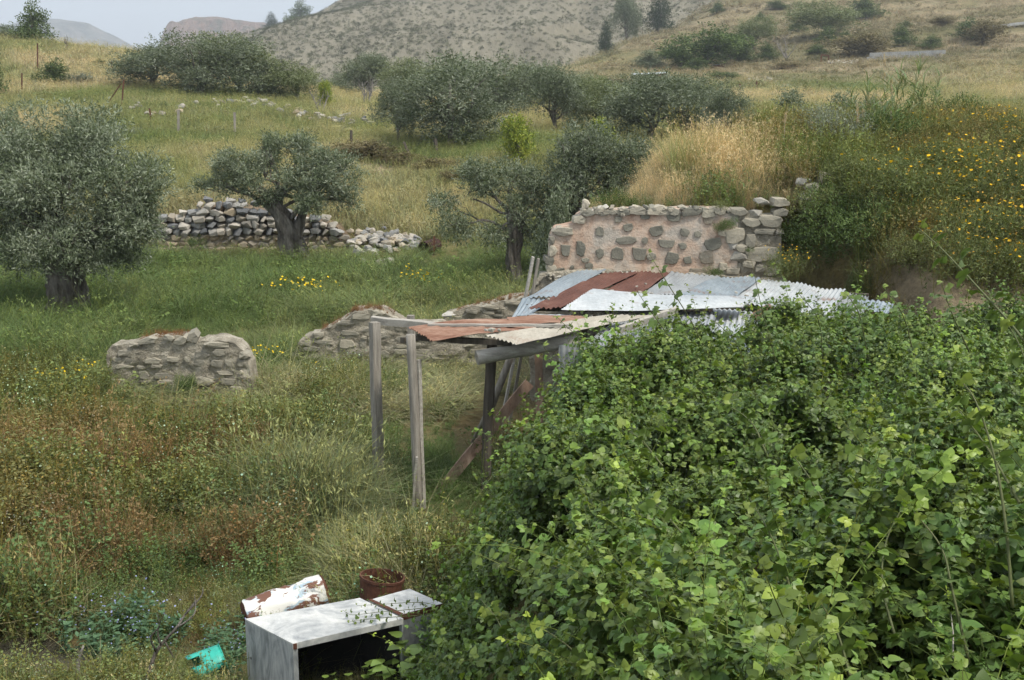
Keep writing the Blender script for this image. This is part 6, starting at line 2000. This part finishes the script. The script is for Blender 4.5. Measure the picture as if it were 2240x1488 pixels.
# broad-leaved plants in front: nettles and mallows
NET = [plant_mesh('foliage', tinted(weed(340 + i, 22, .5, 18, (.085, .036), .42, (1, 1, 1), 0, (.9, .9, .7)), (.095, .165, .085)) + [flowers(345 + i, 40, .3, .3, .55, .010, (.30, .33, .55))]) for i in range(2)]
for px, py_, s_, lab in [(240, 1395, 1.0, 'blue-green nettle clump with tiny blue flowers by the muddy water'), (330, 1385, .9, 'blue-green nettle clump next to the dead branch'), (290, 1420, .8, 'lower part of the nettle clump by the mud'), (520, 1440, .75, 'blue-green leafy plant pressed against the cabinet side'), (495, 1400, .7, 'nettle plant between the tank and the turquoise bucket'), (180, 1370, .6, 'small nettle plant at the edge of the brown weeds')]:
    p = G(px, py_ + 25, 6)
    clump('nettle', lab, p, None, NET[px % 2], None, s_, 'plant', px)
YW = [plant_mesh('foliage', tinted(weed(350 + i, 16, .45, 16, (.045, .03), .3, (1, 1, 1), .03, (1, 1, .7)), (.20, .25, .055))) for i in range(2)]
for i, (px, py_, s_) in enumerate([(660, 1255, .8), (770, 1290, .9), (750, 1240, .8), (830, 1300, .7), (720, 1215, .8), (900, 1275, .8), (870, 1330, .6), (940, 1240, .8), (800, 1230, .7), (960, 1300, .9), (880, 1235, .7)]):
    p = G(px, py_ + 20, 6)
    clump('yellow_green_weed', 'yellow-green leafy weed growing round the barrel and tank', p, None, YW[i % 2], 'yellow-green weeds round the barrel', s_, 'plant', i)
# ------------------------------------------------------------------ brambles
def leaflet(L, Wd, curl=.18, fold=.22, ser=0.07, seed=0):
    """one ovate bramble leaflet in local space: base at 0, along +X, facing +Z"""
    r = random.Random(seed)
    n = 5
    mid, lf, rt = [], [], []
    for k in range(n + 1):
        t = k / n
        w = Wd * .5 * (math.sin(math.pi * t ** .72) ** .8 if 0 < t < 1 else 0)
        w *= 1 + r.uniform(-ser, ser)
        z = -curl * L * t * t
        mid.append((L * t, 0, z)); lf.append((L * t - .06 * L * (0 < t < 1), w, z + fold * w)); rt.append((L * t - .06 * L * (0 < t < 1), -w, z + fold * w))
    V = np.array(mid + lf[1:-1] + rt[1:-1])
    m = n + 1
    F = []
    for side, o in ((0, m), (1, m + n - 1)):
        q = lambda k: o + k - 1
        for k in range(n):
            a, b = k, k + 1
            if k == 0: f = (0, 1, q(1), q(1))
            elif k == n - 1: f = (k, n, q(k), q(k))
            else: f = (a, b, q(b), q(a))
            F.append(f if side else (f[1], f[0], f[3], f[2]))
    return V, F

def xf(V, R, t):
    return V @ np.array(R).T + np.array(t)

def compound(seed, size=1.0):
    """three leaflets on a short stalk; as (V, faces)"""
    r = random.Random(seed)
    parts, F = [], []
    o = 0
    for a, L, x in ((0, .060, .032), (1.25, .048, .026), (-1.25, .048, .026)):
        v, f = leaflet(L * size * r.uniform(.85, 1.15), L * size * .9 * r.uniform(.9, 1.1), r.uniform(.05, .32), r.uniform(.1, .3), .08, r.random())
        R = (Matrix.Rotation(a + r.uniform(-.2, .2), 3, 'Z') @ Matrix.Rotation(r.uniform(-.15, .3), 3, 'Y') @ Matrix.Rotation(r.uniform(-.3, .3), 3, 'X'))
        v = xf(v, R, (x * size, 0, 0))
        parts.append(v); F += [tuple(i + o for i in q) for q in f]; o += len(v)
    w = .0016 * size
    st = np.array([(0, -w, 0), (0, w, 0), (.048 * size, w, 0), (.048 * size, -w, 0)])
    parts.append(st); F.append((o, o + 1, o + 2, o + 3))
    return np.concatenate(parts), F

def tri_quads(F):
    out = []
    for f in F:
        f = [f[0]] + [f[i] for i in range(1, len(f)) if f[i] != f[i - 1]]
        if len(f) == 4 and f[0] == f[3]: f = f[:3]
        out.append(tuple(f))
    return out

def mesh_any(name, V, F, S, mat=None):
    me = bpy.data.meshes.new(name)
    me.from_pydata([tuple(v) for v in V], [], tri_quads(F))
    me.polygons.foreach_set('use_smooth', [True] * len(me.polygons))
    at_ = me.attributes.new('shade', 'FLOAT_COLOR', 'POINT')
    full = np.ones((len(V), 4), np.float32); full[:, :3] = S
    at_.data.foreach_set('color', full.ravel())
    if mat: me.materials.append(mat)
    return me

COMP = [compound(i) for i in range(6)]

def sprig(seed, length=.42, nl=8, tip=(1.4, 1.32, 1.0), size=1.0):
    """a bramble shoot: curved stem, compound leaves all round, paler towards the tip"""
    r = random.Random(seed)
    V, F, S, o = [], [], [], 0
    bend = Vector((r.uniform(-.5, .5), r.uniform(-.5, .5), 0))
    pos = lambda t: Vector((bend.x * length * t * t, bend.y * length * t * t, length * t * (1 - .15 * t)))
    for k in range(6):                                   # stem as a 3-sided ribbon tube
        t0, t1 = k / 6, (k + 1) / 6
        a, b = pos(t0), pos(t1)
        w0, w1 = .0035 * (1 - .6 * t0), .0035 * (1 - .6 * t1)
        q = []
        for (c, w) in ((a, w0), (b, w1)):
            for i in range(3):
                th = i * 2.094
                q.append((c.x + w * math.cos(th), c.y + w * math.sin(th), c.z))
        V += q
        for i in range(3):
            F.append((o + i, o + (i + 1) % 3, o + 3 + (i + 1) % 3, o + 3 + i))
        S += [(1.0, .85, .7)] * 6; o += 6
    az = r.uniform(0, 6)
    for k in range(nl):
        t = .15 + .85 * k / (nl - 1) * r.uniform(.92, 1.0)
        az += 2.4 + r.uniform(-.4, .4)
        c = COMP[r.randrange(6)]
        sc = size * r.uniform(.75, 1.15) * (1.05 - .5 * max(0, t - .6) / .4)
        R = Matrix.Rotation(az, 3, 'Z') @ Matrix.Rotation(-r.uniform(-.25, .65) - .5 * (t > .85), 3, 'Y') @ Matrix.Rotation(r.uniform(-.4, .4), 3, 'X')
        v = xf(c[0] * sc, R, pos(t))
        col = np.array([1, 1, 1.0]) * r.uniform(.72, 1.2)
        if t > .7: col = col * (np.array(tip) * (t - .7) / .3 + 1 - (t - .7) / .3)
        V += [tuple(p) for p in v]; F += [tuple(i + o for i in f) for f in c[1]]; S += [tuple(col)] * len(v); o += len(v)
    return mesh_any('sprig', np.array(V), F, np.array(S))

M_BRAM = mat_leaf('bramble_leaves', 'tint', 'INSTANCER', trans=.24, rough=.42, spec=.32, tr_col=(1.25, 1.25, .5))
M_BRAMO = mat_leaf('bramble_leaf_single', 'shade', 'GEOMETRY', trans=.24, rough=.42, spec=.32, tr_col=(1.25, 1.25, .5), shade=False)
M_CANE = mat_noise('bramble_cane', [(.3, (.075, .095, .03)), (.6, (.11, .12, .045)), (.8, (.14, .09, .05))], 6, .6, .3, bstr=.1)
SPR = [sprig(i, .40, 8) for i in range(7)] + [sprig(20 + i, .55, 10, size=.9) for i in range(3)] + [sprig(40 + i, .95, 15, (1.6, 1.45, 1.0), .85) for i in range(3)]
C_BRAM = source_collection('bramble_source', SPR, M_BRAM)
BG = np.array([.106, .160, .040])

def grad(f, x, y, e=.08):
    return (f(x + e, y) - f(x - e, y)) / (2 * e), (f(x, y + e) - f(x, y - e)) / (2 * e)

def bramble_points(n0, y0, y1, rng, xmax=None):
    y = y0 * (y1 / y0) ** rng.random(n0)
    xl = _xe(y) - .02
    xr = (1120 / FPX) * y * 1.10 + .7
    x = xl + (xr - xl) * rng.random(n0)
    gx, gy = grad(bramble_top, x, y)
    a = np.sqrt(1 + gx ** 2 + gy ** 2)
    k = rng.random(n0) < np.clip(a / 3.2, 0.30, 1)
    k &= fbm(x / .45 + 3, y / .45 + 77, 2) > .33
    x, y, gx, gy = x[k], y[k], gx[k], gy[k]
    nrm = unit(np.stack([-gx, -gy, np.ones(len(x))], 1))
    z = bramble_top(x, y)
    depth = rng.random(len(x)) ** 1.3 * .42
    p = np.stack([x, y, z], 1) - nrm * (depth[:, None] + .18)
    p[:, 2] = np.maximum(p[:, 2], base_h(x, y) - .05)
    return p, nrm, depth

def bramble(name, label, n0, y0, y1, seed, smin=.8, smax=1.25):
    rng = rg(seed)
    p, nrm, depth = bramble_points(n0, y0, y1, rng)
    n = len(p)
    up = unit(nrm * .75 + np.array([0, 0, .65]) + rng.normal(size=(n, 3)) * .38)
    tone = fbm(p[:, 0] / 1.1 + 8, p[:, 1] / 1.1)[:, None]
    c = BG * (.72 + .6 * tone) * rng.uniform(.65, 1.35, (n, 1))
    c[:, 0] *= rng.uniform(.82, 1.12, n)
    fresh = (rng.random(n) < .12)[:, None]
    c = np.where(fresh, c * np.array([1.38, 1.32, 1.05]), c)
    root = empty(name, (float(np.median(p[:, 0])), float(np.median(p[:, 1])), 0), label, 'bramble')
    s = rng.uniform(smin, smax, n) * np.where(rng.random(n) < .25, .7, 1)
    var = rng.integers(0, 10, n)
    shoot = (rng.random(n) < .05) & (depth < .2)
    var = np.where(shoot, rng.integers(10, 13, n), var)
    up = np.where(shoot[:, None], unit(np.array([-.15, 0, 1.0]) + rng.normal(size=(n, 3)) * .38), up)
    c = np.where(shoot[:, None], c * np.array([1.25, 1.2, 1.0]), c)
    o = scatter('leaves', p - np.array(root.location), euler_from_up(up, rng.uniform(0, 6.28, n)), s, var, c, C_BRAM, root)
    o['kind'] = 'stuff'
    return root
br_near = bramble('bramble_thicket', 'bramble thicket with large leaves and tall arching canes covering the roadside bank', 13000, 2.6, 7.4, 501, .8, 1.15)
br_mid = bramble('bramble_thicket', 'dense bramble thicket climbing over the front of the tin-roofed shed', 44000, 7.2, 15.6, 502, .62, .98)

# single leaf meshes for the canes
LEAFM = []
for i in range(8):
    v, f = COMP[i % 6]
    col = BG * [.8, 1.0, 1.25, 1.5, 1.0, 1.15, 1.8, .9][i] * (np.array([1.25, 1.05, 1]) if i in (3, 6) else 1)
    LEAFM.append(mesh_any('leaf', v, f, np.tile(col, (len(v), 1)), M_BRAMO))

def cane(root, pts, r, nl, seed, size=1.0, parent_leaves=True):
    random.seed(seed)
    pts = [local(p, root) for p in pts]
    sp = [Vector(q) for q in smooth_path([tuple(p) for p in pts], 5)]
    mb = MB(); mb.tube(sp, [r * (1 - .7 * k / len(sp)) for k in range(len(sp))], 6)
    co = mb.build('cane', M_CANE, root)
    az = random.uniform(0, 6)
    for k in range(nl):
        t = .12 + .88 * k / max(1, nl - 1)
        i = min(int(t * (len(sp) - 1)), len(sp) - 2)
        c = sp[i].lerp(sp[i + 1], t * (len(sp) - 1) - i)
        d = (sp[i + 1] - sp[i]).normalized()
        az += 2.4
        q = d.to_track_quat('Z', 'Y') @ Euler((0, 0, az)).to_quaternion() @ Euler((random.uniform(-.4, .4), -random.uniform(-.1, .6), 0)).to_quaternion()
        lf = bpy.data.objects.new('leaf', LEAFM[(6 if random.random() < .5 else 3) if t > .85 else random.choice((0, 1, 2, 4, 5, 7))])
        lf.location = c; lf.rotation_euler = q.to_euler(); sc = size * random.uniform(.8, 1.2) * (1 - .35 * (t > .9)); lf.scale = (sc,) * 3
        link(lf, co)
    return co

def cane_px(root, path, Y, r=.006, nl=10, seed=1, size=1.0):
    """cane seen along a pixel path; it stands in the thicket, Y = (distance at foot, at tip)"""
    n = len(path)
    cane(root, [P(a, b, Y[0] + (Y[1] - Y[0]) * i / (n - 1)) for i, (a, b) in enumerate(path)], r, nl, seed, size)
for i, (path, Y, r, nl, sz) in enumerate([
    ([(1560, 800), (1510, 700), (1460, 620), (1420, 555)], (11.6, 11.4), .007, 13, 1.25), ([(1480, 760), (1430, 690), (1395, 640)], (11.8, 11.6), .006, 9, 1.1),
    ([(1345, 830), (1300, 770), (1240, 715), (1215, 690)], (12.4, 12.4), .006, 10, 1.1), ([(1240, 860), (1215, 800), (1180, 745)], (13.2, 13.2), .006, 8, 1.0),
    ([(1700, 800), (1670, 690), (1650, 600)], (10.6, 10.4), .006, 11, 1.1), ([(1800, 790), (1790, 700), (1745, 640)], (10.8, 10.6), .006, 9, 1.0),
    ([(1640, 830), (1610, 750), (1560, 700)], (11.2, 11.0), .006, 8, 1.0), ([(1900, 790), (1880, 690), (1850, 640)], (9.8, 9.6), .006, 9, 1.0),
    ([(2000, 780), (1975, 690), (1930, 625)], (9.4, 9.2), .006, 9, 1.0), ([(2120, 770), (2080, 680), (2060, 620)], (8.4, 8.2), .006, 9, 1.0), ([(1090, 1000), (1070, 960), (1050, 940)], (14.2, 14.1), .005, 6, 1.0)]):
    cane_px(br_mid, path, Y, r, nl, 600 + i, sz)
for i, (path, Y, r, nl, sz) in enumerate([
    ([(2300, 830), (2220, 720), (2140, 630), (2060, 545), (2010, 500)], (6.4, 7.0), .009, 13, 1.35), ([(2215, 1330), (2200, 1150), (2175, 1000), (2135, 880), (2100, 830)], (4.0, 4.4), .007, 11, 1.0), ([(2120, 1450), (2085, 1300), (2060, 1200), (2000, 1120)], (3.9, 4.2), .006, 10, .95),
    ([(1720, 1420), (1730, 1300), (1690, 1180), (1640, 1090)], (4.2, 4.9), .006, 10, .95), ([(1960, 1400), (1930, 1280), (1940, 1180), (1980, 1100)], (4.1, 4.6), .006, 10, .95), ([(1560, 1330), (1530, 1220), (1460, 1130), (1420, 1090)], (4.8, 5.4), .006, 10, .95),
    ([(2060, 1180), (2000, 1090), (1900, 1010), (1850, 990)], (4.8, 5.4), .006, 9, .95), ([(1830, 1160), (1780, 1060), (1730, 990)], (5.4, 6.0), .006, 8, 1.0), ([(2230, 1100), (2160, 980), (2100, 900)], (4.4, 4.9), .006, 8, .95), ([(1420, 1470), (1390, 1380), (1330, 1310)], (4.3, 4.8), .006, 8, .95),
    ([(1290, 1480), (1250, 1420), (1180, 1370)], (4.6, 5.0), .006, 8, .95), ([(1860, 1480), (1830, 1380), (1790, 1310)], (3.8, 4.1), .006, 8, .95), ([(1620, 1480), (1600, 1420), (1540, 1370)], (4.0, 4.3), .006, 8, .95), ([(2260, 900), (2240, 780), (2200, 700)], (6.0, 6.4), .006, 8, 1.1), ([(1120, 1440), (1090, 1360), (1050, 1310)], (6.0, 6.6), .005, 7, 1.0), ([(1680, 1000), (1640, 920), (1560, 870)], (6.6, 7.2), .006, 8, 1.0), ([(1450, 1020), (1400, 960), (1350, 930)], (7.0, 7.6), .006, 7, 1.0)]):
    cane_px(br_near, path, Y, r, nl, 640 + i, sz)
# dry straw-coloured stalks poking out of the near thicket
for i, (a, b, Y) in enumerate([((1800, 1500), (1705, 1320), 3.9), ((1765, 1480), (1680, 1440), 3.9), ((2085, 1440), (2080, 1340), 3.9)]):
    mb = MB(); p0, p1 = P(a[0], a[1], Y), P(b[0], b[1], Y + .3)
    mb.tube([(0, 0, 0), tuple((p1 - p0) * .5 + Vector((.004, 0, .004))), tuple(p1 - p0)], [.0032, .0028, .002], 6)
    o = mb.build('dry_stalk', M_WOODH); o.location = p0
    tag(o, 'straw-coloured dry stalk poking out of the large-leaved bramble thicket', 'stalk', 'dry stalks in the brambles')

# trailing bramble over the cabinet and leafy plants at its mouth
tb3 = empty('bramble_trailer', (cr.x, cr.y, 0), 'thin bramble shoots trailing across the top of the grey metal cabinet', 'bramble')
for i, (path, zz) in enumerate([([(930, 1330), (880, 1335), (820, 1340), (770, 1345), (750, 1335)], .84), ([(930, 1345), (860, 1350), (800, 1355), (765, 1360)], .83), ([(940, 1320), (900, 1318), (840, 1322), (780, 1325)], .86)]):
    cane(tb3, [PZ(a, b, zz + .03 * math.sin(k * 2)) for k, (a, b) in enumerate(path)], .004, 16, 700 + i, .5)
MALL = []
def mallow(seed):
    r = random.Random(seed); V, F, S, o = [], [], [], 0
    for k in range(16):
        az, hh, rr = r.uniform(0, 6.28), r.uniform(.12, .42), r.uniform(.02, .22)
        v, f = leaflet(.075 * r.uniform(.7, 1.2), .08 * r.uniform(.8, 1.1), .2, .2, .1, r.random())
        R = Matrix.Rotation(az, 3, 'Z') @ Matrix.Rotation(r.uniform(-.5, .2), 3, 'Y')
        v = xf(v, R, (rr * math.cos(az), rr * math.sin(az), hh))
        col = np.array([.15, .22, .05]) * r.uniform(.7, 1.4)
        V += [tuple(p) for p in v]; F += [tuple(i + o for i in q) for q in f]; S += [tuple(col)] * len(v); o += len(v)
        p0 = (rr * .2 * math.cos(az), rr * .2 * math.sin(az), 0); p1 = (rr * math.cos(az), rr * math.sin(az), hh)
        V += [(p0[0] - .002, p0[1], 0), (p0[0] + .002, p0[1], 0), (p1[0] + .0015, p1[1], hh), (p1[0] - .0015, p1[1], hh)]; F.append((o, o + 1, o + 2, o + 3)); S += [(.10, .14, .04)] * 4; o += 4
    return mesh_any('foliage', np.array(V), F, np.array(S), M_BRAMO)
MALL = [mallow(i) for i in range(3)]
random.seed(77)
for i, (px, py_, zz, s_) in enumerate([(700, 1500, .42, 1.0), (770, 1500, .40, 1.1), (740, 1490, .40, .8), (840, 1480, .42, 1.1), (880, 1440, .4, 1.1), (910, 1400, .4, 1.0), (900, 1470, .5, 1.2), (820, 1510, .5, 1.1), (940, 1380, .35, 1.0), (960, 1440, .5, 1.2), (930, 1490, .6, 1.2), (680, 1510, .5, .9), (1000, 1400, .5, 1.2), (1000, 1480, .8, 1.2), (0, -.80, 9.62, 1.7), (0, -.92, 9.5, 1.5), (0, -.72, 9.45, 1.8), (0, -.86, 9.3, 1.4)]):
    p = PZ(px, py_, zz) if px else Vector((py_, zz, 0)); p.z = float(h(p.x, p.y)) - .02
    root = empty('mallow_plant', p, 'bright green broad-leaved plant growing before the open mouth of the cabinet', 'plant', 'broad-leaved plants at the cabinet mouth')
    root.scale = (s_,) * 3; root.rotation_euler = (0, 0, i)
    obj_from('foliage', MALL[i % 3], None, root)
